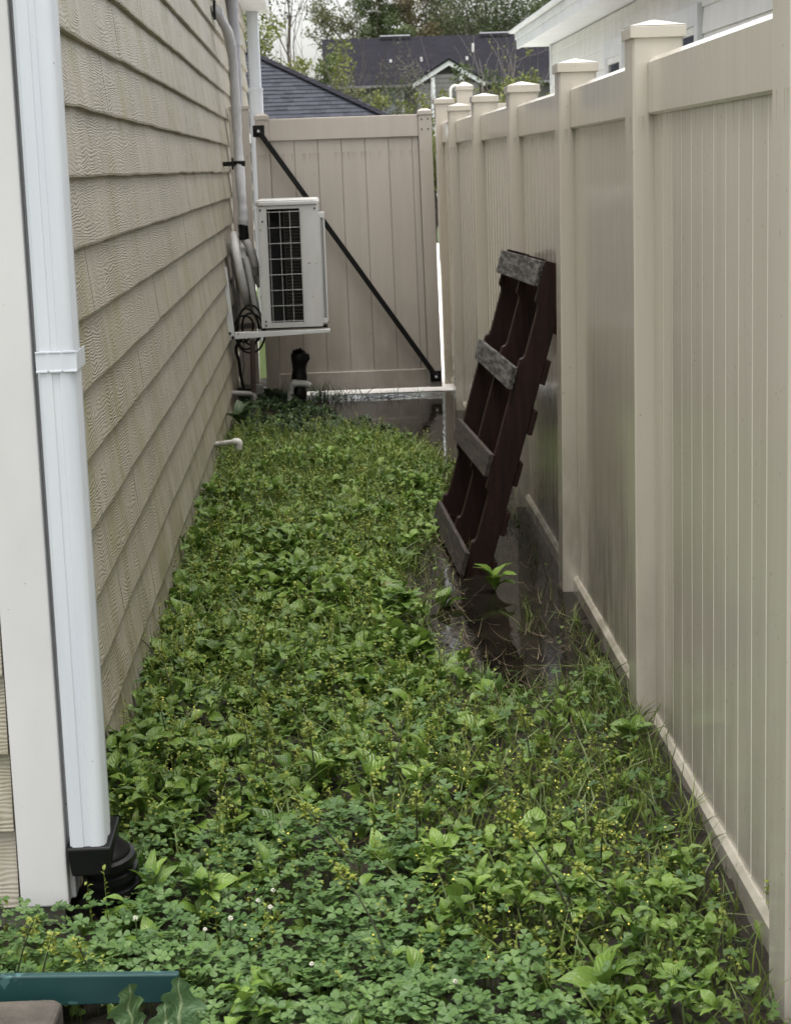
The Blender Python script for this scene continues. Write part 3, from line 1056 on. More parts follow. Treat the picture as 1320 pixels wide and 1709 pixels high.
obj('pvc_tee', MB().tube(spline([at(484, 690, 1, SY - .06), at(485, 664, 1, SY - .06), at(485.5, 648, 1, SY - .065), at(491, 640.5, 1, SY - .07), at(502, 640, 1, SY - .07), at(511, 641, 1, SY - .07), at(518, 644, 1, SY - .07)], 6), .021, 12), MAT['pvc'], stp, 0, True)
obj('pvc_collar', MB().tube([at(488, 640, 1, SY - .072), at(495, 640, 1, SY - .072)], .0245, 12), MAT['pvc'], stp, 0, True)

pv = thing('drain_stub', (-.5, 9.4, .15), 'short dirty white pipe with elbow sticking out of the siding', 'pipe')
w0 = np.array((-.585, 9.38, .152))
e = at(394, 737, 1, 9.35)
obj('pipe', MB().tube([w0, e], .0135, 12), MAT['pvc'], pv, 0, True)
el = at(399, 750, 1, 9.35)
obj('elbow', MB().tube(spline([e + (-.012, 0, -.001), at(396, 737.2, 1, 9.35), at(399.5, 740, 1, 9.35), el], 6), .0185, 12), MAT['pvc'], pv, 0, True)

# ------------------------------------------------------------------ the pallet
pal = thing('wooden_pallet', (.5, 7.3, 0), 'dark red brown wooden pallet leaning on the fence in the puddle', 'pallet')
A_ = np.array((.452, 6.80, -.03))
U = np.array((-.035, 1.08, .0))                     # along the deck boards, away from the camera
U /= np.linalg.norm(U)
Wv = np.array((.290, .0, 1.0))
Wv -= U * (Wv @ U)
Wv /= np.linalg.norm(Wv)                            # up along the stringers
Nv = np.cross(Wv, U)
if Nv[0] < 0:
    Nv = -Nv                                        # towards the fence
LU, LW = 1.08, 1.23


def pp(a, b, c):
    return A_ + U * a + Wv * b + Nv * c


def pboard(a0, a1, b0, b1, c0, c1, j=0.0):
    lo = [pp(a0, b0, c0), pp(a1, b0 + j, c0), pp(a1, b0 + j, c1), pp(a0, b0, c1)]
    hi = [pp(a0, b1, c0), pp(a1, b1 + j, c0), pp(a1, b1 + j, c1), pp(a0, b1, c1)]
    return MB().hexa(lo, hi)


for a in (.0, .50, 1.03):
    prof = [(0, .018)]
    for s0, s1 in ((.16, .37), (.86, 1.08)):
        prof += [(s0, .018), (s0 + .010, .030), (s0 + .025, .034), (s1 - .025, .034), (s1 - .010, .030), (s1, .018)]
    prof += [(LW, .018), (LW, .112), (0, .112)]
    lo = [pp(a, b, c) for b, c in prof]
    hi = [pp(a + .04, b, c) for b, c in prof]
    obj('stringer', MB().hexa(lo, hi), MAT['wood_red'], pal, .003)
for k, (b, w, mt, j, sh) in enumerate(((.035, .09, 'wood_dark', .005, -.02), (.41, .088, 'wood_dark', -.010, .015), (.745, .085, 'wood_grey', .008, .0), (1.130, .096, 'wood_grey', -.006, .02))):
    obj('deck_board', pboard(-.012 + sh, LU + sh, b, b + w, -.001, .0175, j), MAT[mt], pal, .003)
for k, b in enumerate((.02, .21, .40, .60, .79, .98, 1.13)):
    obj('deck_board', pboard(-.015 + .01 * (k % 3), LU, b, b + .092, .1125, .131, .004 * (k % 2)), MAT['wood_red'], pal, .003)

# ------------------------------------------------------------------ near left corner: green board, slab
gb = thing('green_board', (-.6, 3.33, -.03), 'teal green painted board lying across the weeds at bottom left', 'board')
mb = MB().hexa([(-1.6, 3.33, -.006), (-.320, 3.322, -.036), (-.320, 3.342, -.036), (-1.6, 3.35, -.006)], [(-1.6, 3.33, .066), (-.322, 3.322, .021), (-.322, 3.342, .021), (-1.6, 3.35, .066)])
obj('plank', mb, MAT['green'], gb, .003)
slb = thing('stepping_slab', (-.8, 3.1, -.1), 'weathered brown grey paving slab in front of the green board', 'paving slab')
n = 10
mb = MB()
P = [(-1.3, 2.75), (-.56, 2.75), (-.545, 2.765), (-.530, 3.245), (-.545, 3.265), (-1.3, 3.285)]
mb.hexa([(x, y, -.14) for x, y in P], [(x, y, .012) for x, y in P])
obj('paver', mb, MAT['slab'], slb, .008)
foil = MB()
for k in range(5):
    a = k * 1.2566
    foil.tri((-.652, 3.2, .024), (-.652 + .016 * math.cos(a), 3.2 + .018 * math.sin(a), .0135 + .004 * (k % 2)), (-.652 + .016 * math.cos(a + 1.2566), 3.2 + .018 * math.sin(a + 1.2566), .0135 + .004 * ((k + 1) % 2)))
tag(obj('foil_scrap', foil, simple('silver_foil', (.6, .6, .6), (.8, .8, .8), .25, metal=.8)), 'tiny silver foil scrap lying on the paving slab', 'litter')
# ------------------------------------------------------------------ white neighbour house on the right
nb = thing('neighbor_house', (2.4, 19.4, 0), 'white lap sided neighboring house behind the right fence', 'house')
mb = MB()
mb.box(2.43, 9, 2, 19.40, -.3, 2.66)
obj('wall', mb, MAT['nbwall'], nb)
WIN = [(11.95, 12.75), (14.9, 15.6)]
for r in range(17):
    z0 = -.02 + r * .1615
    zt = min(z0 + .1615 + .010, 2.648)
    if r < 17:
        mb = MB().hexa([(2.428, 2, z0), (2.400, 2, z0), (2.400, 19.36, z0), (2.428, 19.36, z0)][::-1], [(2.428, 2, zt), (2.412, 2, zt), (2.412, 19.36, zt), (2.428, 19.36, zt)][::-1])
        obj('siding_board', mb, MAT['nbwall'], nb)
mb = MB()
mb.box(2.388, 2.46, 19.361, 19.46, -.2, 2.655)
obj('corner_trim', mb, MAT['nbfascia'], nb, .004)
for ya, yb in WIN:
    z0, z1 = 1.2, 2.30
    mb = MB()
    for q in ((ya - .11, ya, z0 - .1, z1 + .13), (yb, yb + .11, z0 - .1, z1 + .13), (ya, yb, z1, z1 + .13), (ya, yb, z0 - .1, z0)):
        mb.box(2.372, 2.41, q[0], q[1], q[2], q[3])
    f_ = obj('window_frame', mb, MAT['nbfascia'], nb, .004)
    mb = MB()
    for q in ((ya, ya + .05, z0, z1), (yb - .05, yb, z0, z1), (ya + .05, yb - .05, z1 - .05, z1), (ya + .05, yb - .05, z0, z0 + .05), (ya + .05, yb - .05, 1.72, 1.765)):
        mb.box(2.384, 2.408, q[0] + .0005, q[1] - .0005, q[2] + .0005, q[3] - .0005)
    s_ = obj('sash', mb, MAT['nbwall'], None)
    s_.parent = f_
    mb = MB()
    mb.box(2.394, 2.3985, ya + .05, yb - .05, z0 + .05, z1 - .05)
    g_ = obj('pane', mb, MAT['glass'], None)
    g_.parent = f_
mb = MB()
mb.box(2.115, 9, 1.8, 19.74, 2.660, 2.675)
obj('soffit', mb, MAT['nbfascia'], nb)
mb = MB()
mb.box(2.09, 2.113, 1.8, 19.76, 2.645, 2.735)
mb.box(2.075, 2.12, 1.8, 19.775, 2.7355, 2.80)
obj('fascia', mb, MAT['nbfascia'], nb, .003)
mb = MB()
mb.hexa([(2.02, 1.7, 2.805), (9, 1.7, 2.805), (9, 19.85, 2.805), (2.02, 19.85, 2.805)], [(2.02, 1.7, 2.83), (9, 1.7, 5.6), (9, 17, 5.6), (2.02, 19.85, 2.83)])
obj('roof', mb, MAT['nbfascia'], nb)

# ------------------------------------------------------------------ shingled hip roof beyond the gate
hp = thing('shingled_house', (-3, 34, 0), 'low house with blue grey shingled hip roof behind the gate', 'house')
C0 = np.array((1.50, 29.56, 2.08))
SL = .54
mb = MB()
mb.box(-13, 1.1, 30.0, 42, -.3, 2.15)
obj('wall', mb, MAT['greywall'], hp)
T = 7.0
apx = C0 + (-T, T, SL * T)
mb = MB()
bl = (-14, 29.56, 2.08)
mb.hexa([(-14, 29.56, 2.05), (1.50, 29.56, 2.05), (1.50, 43.56, 2.05), (-14, 43.56, 2.05)], [(-14, 29.565, 2.07), (1.495, 29.565, 2.07), (1.495, 43.56, 2.07), (-14, 43.56, 2.07)])
mb.quad((-14, 29.57, 2.072), (1.49, 29.57, 2.072), tuple(apx - (0.01, 0, .012)), (-14, apx[1], apx[2] - .012))
mb.quad((1.49, 29.57, 2.072), (1.49, 43.55, 2.072), (apx[0], 43.5, apx[2] - .012), tuple(apx - (0.0, 0, .012)))
obj('roof_deck', mb, MAT['roofdark'], hp)
vs, fs, tn = [], [], []
expo = .14 / math.hypot(1, SL)
for k in range(int(T / expo)):
    t0 = k * expo
    x = -6.5
    xe = C0[0] - t0
    while x < xe - .05:
        w = random.choice((.08, .12, .16, .22))
        x2 = min(x + w, xe)
        th = random.choice((.012, .016, .020))
        ya, yb = C0[1] + t0, C0[1] + t0 + expo * 1.15
        za, zb = C0[2] + SL * t0, C0[2] + SL * (t0 + expo * 1.15)
        xr = min(x2 - .003, C0[0] - t0 - expo * 1.15) if x2 >= xe else x2 - .003
        b = len(vs)
        vs += [(x, ya, za), (x2 - .003, ya, za), (xr, yb, zb + .001), (x, yb, zb + .001), (x, ya - .002, za + th + .006), (x2 - .003, ya - .002, za + th + .006), (xr, yb, zb + .004), (x, yb, zb + .004)]
        fs += [(b + 4, b + 5, b + 6, b + 7), (b, b + 1, b + 5, b + 4), (b + 1, b + 2, b + 6, b + 5), (b, b + 4, b + 7, b + 3)]
        tn += [random.random()] * 8
        x = x2


def mesh_attr(name, vs, fs, tn, mat, uv=None, smooth=False):
    me = bpy.data.meshes.new(name)
    me.from_pydata(vs if isinstance(vs, list) else vs.tolist(), [], fs if isinstance(fs, list) else fs.tolist())
    a = me.attributes.new('leaf', 'FLOAT_VECTOR', 'POINT')
    arr = np.zeros((len(vs), 3), np.float32)
    if uv is not None:
        arr[:, :2] = uv
    arr[:, 2] = tn
    a.data.foreach_set('vector', arr.ravel())
    me.materials.append(mat)
    if smooth:
        me.polygons.foreach_set('use_smooth', [True] * len(me.polygons))
    me.update()
    return me


tag(link('shingles', mesh_attr('shingles', vs, fs, tn, MAT['shingle']), hp), kind='stuff')
mb = MB()
for k in range(int(T * 1.41 * 1.14 / .16)):
    t0, t1 = k * .10, k * .10 + .125
    a, b = C0 + (-t0, t0, SL * t0), C0 + (-t1, t1, SL * t1)
    u = np.array((.10, .10, -.01))
    mb.hexa([a - u + (0, 0, .005), a + (0, 0, .028), a + u + (0, 0, .005)], [b - u + (0, 0, .0), b + (0, 0, .022), b + u + (0, 0, .0)])
    if t1 > T:
        break
obj('hip_cap', mb, MAT['roofdark'], hp)
mb = MB()
mb.box(-14, 1.52, 29.50, 29.558, 1.93, 2.075)
obj('fascia', mb, MAT['nbfascia'], hp)

# ------------------------------------------------------------------ dark roofed house far behind
dh = thing('dark_roof_house', (4.5, 78, 0), 'grey house with dark purple roof and white trimmed gable', 'house')
mb = MB()
mb.box(.8, 9.6, 75.6, 83, -.3, 4.75)
obj('wall', mb, MAT['greywall'], dh)
mb = MB()
ZR, ZE = 6.72, 4.62
mb.hexa([(.38, 75, ZE), (.38, 79.2, ZR), (.38, 83.4, ZE)], [(10.2, 75, ZE), (10.2, 79.2, ZR), (10.2, 83.4, ZE)])
obj('roof', mb, MAT['roofdark'], dh)
mb = MB()
mb.box(.36, 10.2, 74.93, 74.995, ZE - .08, ZE + .01)
obj('fascia', mb, simple('grey_fascia', (.16, .16, .16), (.2, .2, .2), .6), dh)
for xa in (2.75, 6.85):
    mb = MB()
    mb.hexa([(xa, 79.0, ZR - .10), (xa + 1.25, 79.0, ZR - .10), (xa + 1.25, 79.2, ZR), (xa, 79.2, ZR)], [(xa, 78.9, ZR + .02), (xa + 1.25, 78.9, ZR + .02), (xa + 1.25, 79.2, ZR + .09), (xa, 79.2, ZR + .09)])
    obj('ridge_vent', mb, simple('vent_metal', (.11, .11, .125), (.15, .15, .165), .5), dh)
for px, py in ((652, 103), (703, 99), (779, 98), (789, 76)):
    p = at(px, py, 1, 77.0)
    z = ZE + (ZR - ZE) * 2 / 4.2
    mb = MB().tube([(p[0], 77.0, p[2] - .25), (p[0], 77.0, p[2] + .09)], .05, 8)
    obj('vent_pipe', mb, MAT['nbwall'], dh)
pk, gl, gr_ = at(747, 103, 1, 74.2), at(688, 142, 1, 74.2), at(806, 136, 1, 74.2)
gl[2] = gr_[2] = (gl[2] + gr_[2]) / 2
mb = MB()
mb.hexa([(gl[0], 74.2, gl[2]), (gr_[0], 74.2, gr_[2]), (pk[0], 74.2, pk[2])], [(gl[0], 78.6, gl[2]), (gr_[0], 78.6, gr_[2]), (pk[0], 78.6, pk[2])])
obj('gable_roof', mb, MAT['roofdark'], dh)
mb = MB()
a = .62
mb.box(pk[0] - 1.25, pk[0] + 1.15, 73.6, 74.19, -.3, gl[2] - .02)
tri = [np.array((gl[0] + .12, 0, gl[2] - .02)), np.array((gr_[0] - .12, 0, gl[2] - .02)), np.array((pk[0], 0, pk[2] - .06))]
mb.hexa([p + (0, 74.05, 0) for p in tri], [p + (0, 74.19, 0) for p in tri])
for k in range(9):
    z = 3.4 + k * .17
    mb.box(pk[0] - .60, pk[0] + .52, 73.57, 73.599, z, z + .15)
obj('gable_wall', mb, MAT['greywall'], dh)
for e_ in (gl, gr_):
    d = (pk - e_)
    lo = [e_ + (0, -.7, -.17), e_ + (0, -.7, .02), e_ + (0, -.02, .02), e_ + (0, -.02, -.17)]
    hi = [p + d for p in lo]
    obj('rake_trim', MB().hexa(lo, hi), MAT['nbfascia'], dh)
    lo = [p + (0, -.02, .19) for p in lo[:1]] + [e_ + (0, -.75, .10), e_ + (0, -.015, .10), e_ + (0, -.015, .021)]
    lo[0] = e_ + (0, -.75, .021)
    obj('gable_eave', MB().hexa(lo, [p + d for p in lo]), MAT['roofdark'], dh)
for px in (722.5, 770.5):
    p = at(px, 140, 1, 73.4)
    mb = MB()
    mb.box(p[0] - .075, p[0] + .075, 73.35, 73.59, -.3, gl[2] + (.2 if px < 750 else .32))
    obj('porch_column', mb, MAT['nbfascia'], dh)
p = at(656, 172, 1, 75.55)
mb = MB()
frame_face(mb, p[0] - .45, p[0] + .45, p[2] - .5, p[2] + .6, p[0] - .36, p[0] + .36, p[2] - .4, p[2] + .5, 75.5, 75.59)
f_ = obj('window_frame', mb, MAT['nbfascia'], dh)
mb = MB()
mb.box(p[0] - .36, p[0] + .36, 75.52, 75.57, p[2] - .4, p[2] + .5)
g_ = obj('pane', mb, simple('pale_glass', (.3, .34, .36), (.36, .4, .42), .1), None)
g_.parent = f_

arch = MB()
ap = []
for k in range(17):
    t = math.pi * k / 16
    c = at(760, 152, 1, 36.0)
    ap.append((c[0] - .095 * math.cos(t), 36.0, c[2] + .10 * math.sin(t)))
ap = [(ap[0][0], 36, -.2)] + ap + [(ap[-1][0], 36, -.2)]
arch.tube(ap, .026, 10)
tag(obj('garden_arch', arch, MAT['nbwall'], None, 0, True), 'white rounded garden arch poking above the hedge beyond the gate', 'arch')


# ------------------------------------------------------------------ trees and shrubs beyond
def rotmats(n, rng, flat=0.0):
    q = rng.normal(size=(n, 4))
    q /= np.linalg.norm(q, axis=1)[:, None]
    w, x, y, z = q.T
    return np.stack([np.stack([1 - 2 * (y * y + z * z), 2 * (x * y - z * w), 2 * (x * z + y * w)], -1),
                     np.stack([2 * (x * y + z * w), 1 - 2 * (x * x + z * z), 2 * (y * z - x * w)], -1),
                     np.stack([2 * (x * z - y * w), 2 * (y * z + x * w), 1 - 2 * (x * x + y * y)], -1)], 1)


LEAF4 = np.array([(-.5, 0, 0), (0, -.5, .08), (.5, 0, 0), (0, .5, .08)])


def crown_mesh(name, centers, radii, n, size, mat, rng, squash=.75, tint=None):
    k = len(centers)
    w = np.array(radii) ** 2
    idx = rng.choice(k, n, p=w / w.sum())
    d = rng.normal(size=(n, 3))
    d /= np.linalg.norm(d, axis=1)[:, None]
    rad = rng.random(n) ** .45
    pos = np.array(centers)[idx] + d * (np.array(radii)[idx] * rad)[:, None] * (1, 1, squash)
    s = size * rng.uniform(.6, 1.5, n)
    v = np.einsum('nij,kj->nki', rotmats(n, rng), LEAF4 * (1, .6, 1)) * s[:, None, None] + pos[:, None]
    ct = rng.random(k)
    tn = np.clip(ct[idx] * .55 + rng.random(n) * .45, 0, 1)
    f = np.arange(n * 4).reshape(n, 4)
    return mesh_attr(name, v.reshape(-1, 3), f, np.repeat(tn, 4), mat)


def branch(mb, p, d, L, r, depth, rng, tips, spread=.6, up=.15):
    n = 4
    pts, rs = [p], [r]
    q, dd = np.array(p, float), np.array(d, float)
    for i in range(n):
        dd = dd + rng.normal(size=3) * .16 + (0, 0, up * .3)
        dd /= np.linalg.norm(dd)
        q = q + dd * L / n
        pts.append(tuple(q))
        rs.append(max(r * (1 - .62 * (i + 1) / n), .004))
    mb.tube(pts, rs, 6 if r > .05 else 4, False)
    if depth == 0:
        tips += pts[1:]
        return
    for i in range(rng.integers(3, 5)):
        k = rng.integers(1, n + 1)
        nd = dd + rng.normal(size=3) * spread
        nd /= np.linalg.norm(nd)
        branch(mb, pts[k], nd, L * rng.uniform(.55, .8), rs[k] * .75, depth - 1, rng, tips, spread, up)


def tree(name, loc, height, spread, nleaf, size, cmat, label, cat, seed, bmat=None, trunk_h=.35, group=None, depth=3, blob=.16, bare=False, rtrunk=None):
    rng = np.random.default_rng(seed)
    t = thing(name, loc, label, cat, group)
    L = np.array(loc, float)
    mb = MB()
    tips = []
    rt_ = rtrunk or height * .022
    th = height * trunk_h
    pts = [tuple(L + (0, 0, -.3))]
    for k in range(1, 6):
        pts.append(tuple(L + (rng.normal() * .02 * height * .3, rng.normal() * .02 * height * .3, th * k / 5)))
    mb.tube(pts, [rt_ * (1.25 - .5 * k / 5) for k in range(6)], 8)
    nl = 6
    for k in range(nl):
        a = 2 * math.pi * k / nl + rng.normal() * .4
        lean = spread / height * rng.uniform(.4, 1.3)
        d = np.array((math.cos(a) * lean, math.sin(a) * lean, 1.0 if k else 1.4))
        d /= np.linalg.norm(d)
        branch(mb, pts[3 + k % 3], d, (height - th) * .52, rt_ * .5, depth - 1, rng, tips, .55)
    tp = np.array(tips)
    ext = np.percentile(np.hypot(tp[:, 0] - L[0], tp[:, 1] - L[1]), 85)
    kq = min(1.3, spread / ext)
    sq = lambda p: (L[0] + (p[0] - L[0]) * kq, L[1] + (p[1] - L[1]) * kq, p[2])
    mb.v = [p if p[2] < L[2] + th * .6 else sq(p) for p in mb.v]
    tp = np.array([sq(p) for p in tp])
    obj('trunk', mb, bmat or MAT['bark'], t, 0, True)
    keep = rng.choice(len(tp), min(len(tp), 140), replace=False)
    cen = tp[keep]
    rad = np.minimum(height * blob, spread * .42) * rng.uniform(.35, 1.0, len(cen)) * (.5 if bare else .9)
    link('crown', crown_mesh('crown', cen, rad, nleaf, size, cmat, rng), t)
    return t


def gpt(px, Y):
    p = at(px, 200, 1, Y)
    return (float(p[0]), Y, -.3)


CM = dict(
    dark=crown_mat('dark_oak_leaf', (.030, .040, .020), (.085, .11, .045)),
    olive=crown_mat('olive_leaf', (.10, .11, .06), (.21, .215, .115)),
    brown=crown_mat('bronze_leaf', (.09, .08, .045), (.19, .165, .085)),
    mid=crown_mat('mid_green_leaf', (.04, .06, .022), (.12, .16, .055)),
    bright=crown_mat('yellow_green_leaf', (.085, .11, .028), (.23, .25, .07)),
    grey=crown_mat('grey_green_leaf', (.07, .075, .055), (.16, .165, .12)),
)
tree('bare_tree', gpt(494, 62), 13.5, 2.3, 2200, .085, CM['grey'], 'thin almost bare tree against the bright sky behind the hip roof', 'tree', 3, None, .5, None, 3, .12, True, .045)
tree('tree', gpt(610, 105), 16, 2.2, 9000, .15, CM['olive'], 'pale olive feathery tree left of the round dark tree', 'tree', 8, None, .2, None, 3, .12)
tree('tree', gpt(648, 98), 14, 1.7, 26000, .15, CM['mid'], 'round deep green tree rising right of the olive tree', 'tree', 12, None, .25, None, 3, .17)
tree('tree', gpt(716, 104), 14, 2.2, 15000, .15, CM['brown'], 'bronze brown leaved tree above the middle of the dark roof', 'tree', 21, None, .15, None, 3, .13)
tree('tree', gpt(812, 96), 13, 3.4, 15000, .13, CM['dark'], 'wide spreading dark oak with visible limbs behind the dark roof', 'tree', 31, None, .22, None, 3, .12)
tree('tree', gpt(925, 108), 14.5, 2.4, 10000, .15, CM['mid'], 'green tree close to the white eave on the right', 'tree', 44, None, .2, None, 3, .13)
tree('tree', gpt(398, 70), 11, 1.5, 4500, .11, CM['dark'], 'dark tree behind the house eave and far downspout', 'tree', 52, None, .2, None, 3, .12, False, .10)
tree('tree', gpt(790, 125), 13, 4.5, 9000, .17, CM['olive'], 'tall hazy olive tree farthest behind the dark oak', 'tree', 63, None, .2, None, 3, .14)


def shrub(name, loc, h, r, n, size, mat, label, seed, bare=0, bmat=None, nst=9):
    rng = np.random.default_rng(seed)
    t = thing(name, loc, label, 'shrub')
    mb, tips = MB(), []
    for k in range(nst):
        a = rng.uniform(0, 2 * math.pi)
        d = np.array((math.cos(a) * r / h * .8, math.sin(a) * r / h * .8, 1.0))
        d /= np.linalg.norm(d)
        branch(mb, tuple(np.array(loc) + (math.cos(a) * r * .2, math.sin(a) * r * .2, 0)), d, h * .62, h * .010, 2, rng, tips, .35, .35)
    obj('branches', mb, bmat or MAT['bark'], t)
    tp = np.array(tips)
    cen = tp[rng.choice(len(tp), min(len(tp), 120), replace=False)]
    link('crown', crown_mesh('crown', cen, h * .07 * rng.uniform(.5, 1.4, len(cen)), n, size, mat, rng), t)
    return t


shrub('shrub', gpt(478, 55), 5.3, 2.2, 8000, .11, CM['bright'], 'bright green bush above the ridge of the hip roof', 71)
shrub('shrub', gpt(532, 50), 3.5, 1.1, 5000, .12, CM['mid'], 'green bush at the left end of the dark roof', 72)
shrub('shrub', gpt(608, 45), 4.2, 1.0, 4200, .05, CM['grey'], 'grey twiggy shrub with sparse leaves in front of the dark roof', 73, 1, MAT['bark'], 9)
shrub('shrub', gpt(598, 40), 2.9, .5, 3000, .07, CM['dark'], 'small dark bush low beside the twiggy shrub', 74)
shrub('shrub', gpt(652, 42), 2.75, .4, 2000, .07, CM['dark'], 'low dark shrub left of the yellow green hedge', 75)
shrub('hedge', gpt(718, 38), 2.6, .75, 7000, .07, CM['bright'], 'yellow green hedge bush under the white gable', 76)
shrub('shrub', gpt(860, 44), 3.3, .9, 6000, .08, CM['mid'], 'leafy green bush between the fence posts and white house', 77)
shrub('shrub', gpt(815, 47), 4.5, 1.2, 260, .06, CM['bright'], 'pale bare branched shrub arching before the dark roof', 78, 1, MAT['twig'], 7)
shrub('shrub', gpt(905, 40), 3.1, .5, 4000, .075, CM['bright'], 'green bush beside the corner of the white house', 79)


# ------------------------------------------------------------------ weeds: leaf prototypes
def leaf_proto(kind, nu=4, nv=7):
    vs, uv = [], []
    for i in range(nv + 1):
        t = i / nv
        if kind == 'spoon':
            w = .035 if t < .22 else .035 + .25 * math.sin(math.pi * min(1, (t - .22) / .78) ** .85) ** .8
        elif kind == 'ovate':
            w = .03 if t < .12 else .03 + .25 * math.sin(math.pi * ((t - .12) / .88) ** .75) ** .9
        elif kind == 'lance':
            w = .025 + .14 * math.sin(math.pi * t ** .8)
        else:                                           # wavy, lobed
            w = .04 + (.24 * math.sin(math.pi * t ** .9)) * (1 + .22 * math.cos(t * 24))
        if t == 1:
            w = .008
        z = .16 * math.sin(math.pi * t * .9) - .22 * t * t
        for j in range(nu + 1):
            u = j / nu * 2 - 1
            ruff = .02 * math.sin(t * 16 + (3 if u > 0 else 0)) * abs(u)
            vs.append((u * w, t, z + .32 * w * abs(u) + ruff))
            uv.append((u, t))
    f = [(i * (nu + 1) + j, i * (nu + 1) + j + 1, (i + 1) * (nu + 1) + j + 1, (i + 1) * (nu + 1) + j) for i in range(nv) for j in range(nu)]
    return np.array(vs), np.array(uv), np.array(f)


def clover_proto():
    vs, uv, f = [], [], []
    for k in range(3):
        a = k * 2 * math.pi / 3
        u, w = np.array((math.cos(a), math.sin(a), 0)), np.array((-math.sin(a), math.cos(a), 0))
        b = len(vs)
        for t, wd in ((.02, .03), (.3, .30), (.62, .50), (.88, .44), (1.02, .18)):
            for s in (-1, 0, 1):
                tt = t - (.07 if (s == 0 and t > .95) else 0)
                p = u * tt + w * (s * wd) + np.array((0, 0, .10 * math.sin(t * 2) + .13 * abs(s) * wd * 2 - .05 * t))
                vs.append(p)
                uv.append((.6 * s + .0, t))
        for i in range(4):
            for j in range(2):
                f.append((b + i * 3 + j, b + i * 3 + j + 1, b + (i + 1) * 3 + j + 1, b + (i + 1) * 3 + j))
    return np.array(vs), np.array(uv), np.array(f)


def blade_proto(bend):
    vs, uv, f = [], [], []
    for i in range(6):
        t = i / 5
        w = .5 * (1 - t ** 2.2) + .02
        y, z = bend * t * t, t * (1 - .25 * bend * t)
        for s in (-1, 1):
            vs.append((s * w, y, z))
            uv.append((s * .5, t))
    f = [(2 * i, 2 * i + 1, 2 * i + 3, 2 * i + 2) for i in range(5)]
    return np.array(vs), np.array(uv), np.array(f)


def basis(az, el, roll):
    """Rotation whose Y axis points along azimuth/elevation, rolled about it."""
    ca, sa, ce, se = np.cos(az), np.sin(az), np.cos(el), np.sin(el)
    y = np.stack([ca * ce, sa * ce, se], -1)
    x = np.stack([sa, -ca, np.zeros_like(az)], -1)
    z = np.cross(x, y)
    c, s = np.cos(roll)[:, None], np.sin(roll)[:, None]
    x2, z2 = x * c + z * s, -x * s + z * c
    return np.stack([x2, y, z2], -1)


class Scatter:
    def __init__(self):
        self.V, self.UV, self.F, self.T, self.n = [], [], [], [], 0

    def add(self, proto, pos, rot, scale, tint):
        v, uv, f = proto
        n, k = len(pos), len(v)
        if n == 0:
            return
        sc = scale if scale.ndim == 2 else scale[:, None]
        w = np.einsum('nij,nkj->nki', rot, v[None] * (sc[:, None, :] if sc.shape[1] == 3 else sc[:, None])) + pos[:, None]
        self.V.append(w.reshape(-1, 3))
        self.UV.append(np.tile(uv, (n, 1)))
        self.T.append(np.repeat(tint, k))
        self.F.append((f[None] + (np.arange(n) * k)[:, None, None] + self.n).reshape(-1, 4))
        self.n += n * k

    def mesh(self, name, mat):
        me = bpy.data.meshes.new(name)
        V, Fc = np.concatenate(self.V), np.concatenate(self.F)
        me.vertices.add(len(V))
        me.vertices.foreach_set('co', V.astype(np.float32).ravel())
        me.loops.add(len(Fc) * 4)
        me.loops.foreach_set('vertex_index', Fc.astype(np.int32).ravel())
        me.polygons.add(len(Fc))
        me.polygons.foreach_set('loop_start', (np.arange(len(Fc)) * 4).astype(np.int32))
        me.polygons.foreach_set('use_smooth', np.ones(len(Fc), bool))
        a = me.attributes.new('leaf', 'FLOAT_VECTOR', 'POINT')
        arr = np.concatenate([np.concatenate(self.UV), np.concatenate(self.T)[:, None]], 1).astype(np.float32)
        a.data.foreach_set('vector', arr.ravel())
        me.materials.append(mat)
        me.update(calc_edges=True)
        me.validate()
        return me


rng = np.random.default_rng(5)
XL, XR = -.80, .80


def candidates(n, ya=3.0, yb=12.5, power=1.0):
    x = rng.uniform(XL, XR, n)
    y = ya + (yb - ya) * rng.random(n) ** power
    return x, y


def right_edge(y):
    return np.interp(y, [3.0, 4.77, 6.5, 8.2, 13], [.755, .79, .81, .82, .79])


def grassiness(x, y):
    """0 = broad leaved weeds, 1 = grass (the right side before the puddle)."""
    g_ = smoothstep(.12, .42, x + (fbm(x * 5, y * 3) - .5) * .35 - .12 * (y - 4.6)) * smoothstep(6.2, 5.4, y) * smoothstep(3.4, 4.2, y)
    return g_


def cloveriness(x, y):
    c1 = smoothstep(4.12, 3.78, y + (fbm(x * 4 + 9, y * 4) - .5) * .8 + 2.6 * np.maximum(0, x - .08))
    return c1


def in_yard(x, y):
    return (x > -.57) | (y < 3.74)


def dry_ok(x, y, lo=.02):
    return puddle_d(x, y) > lo


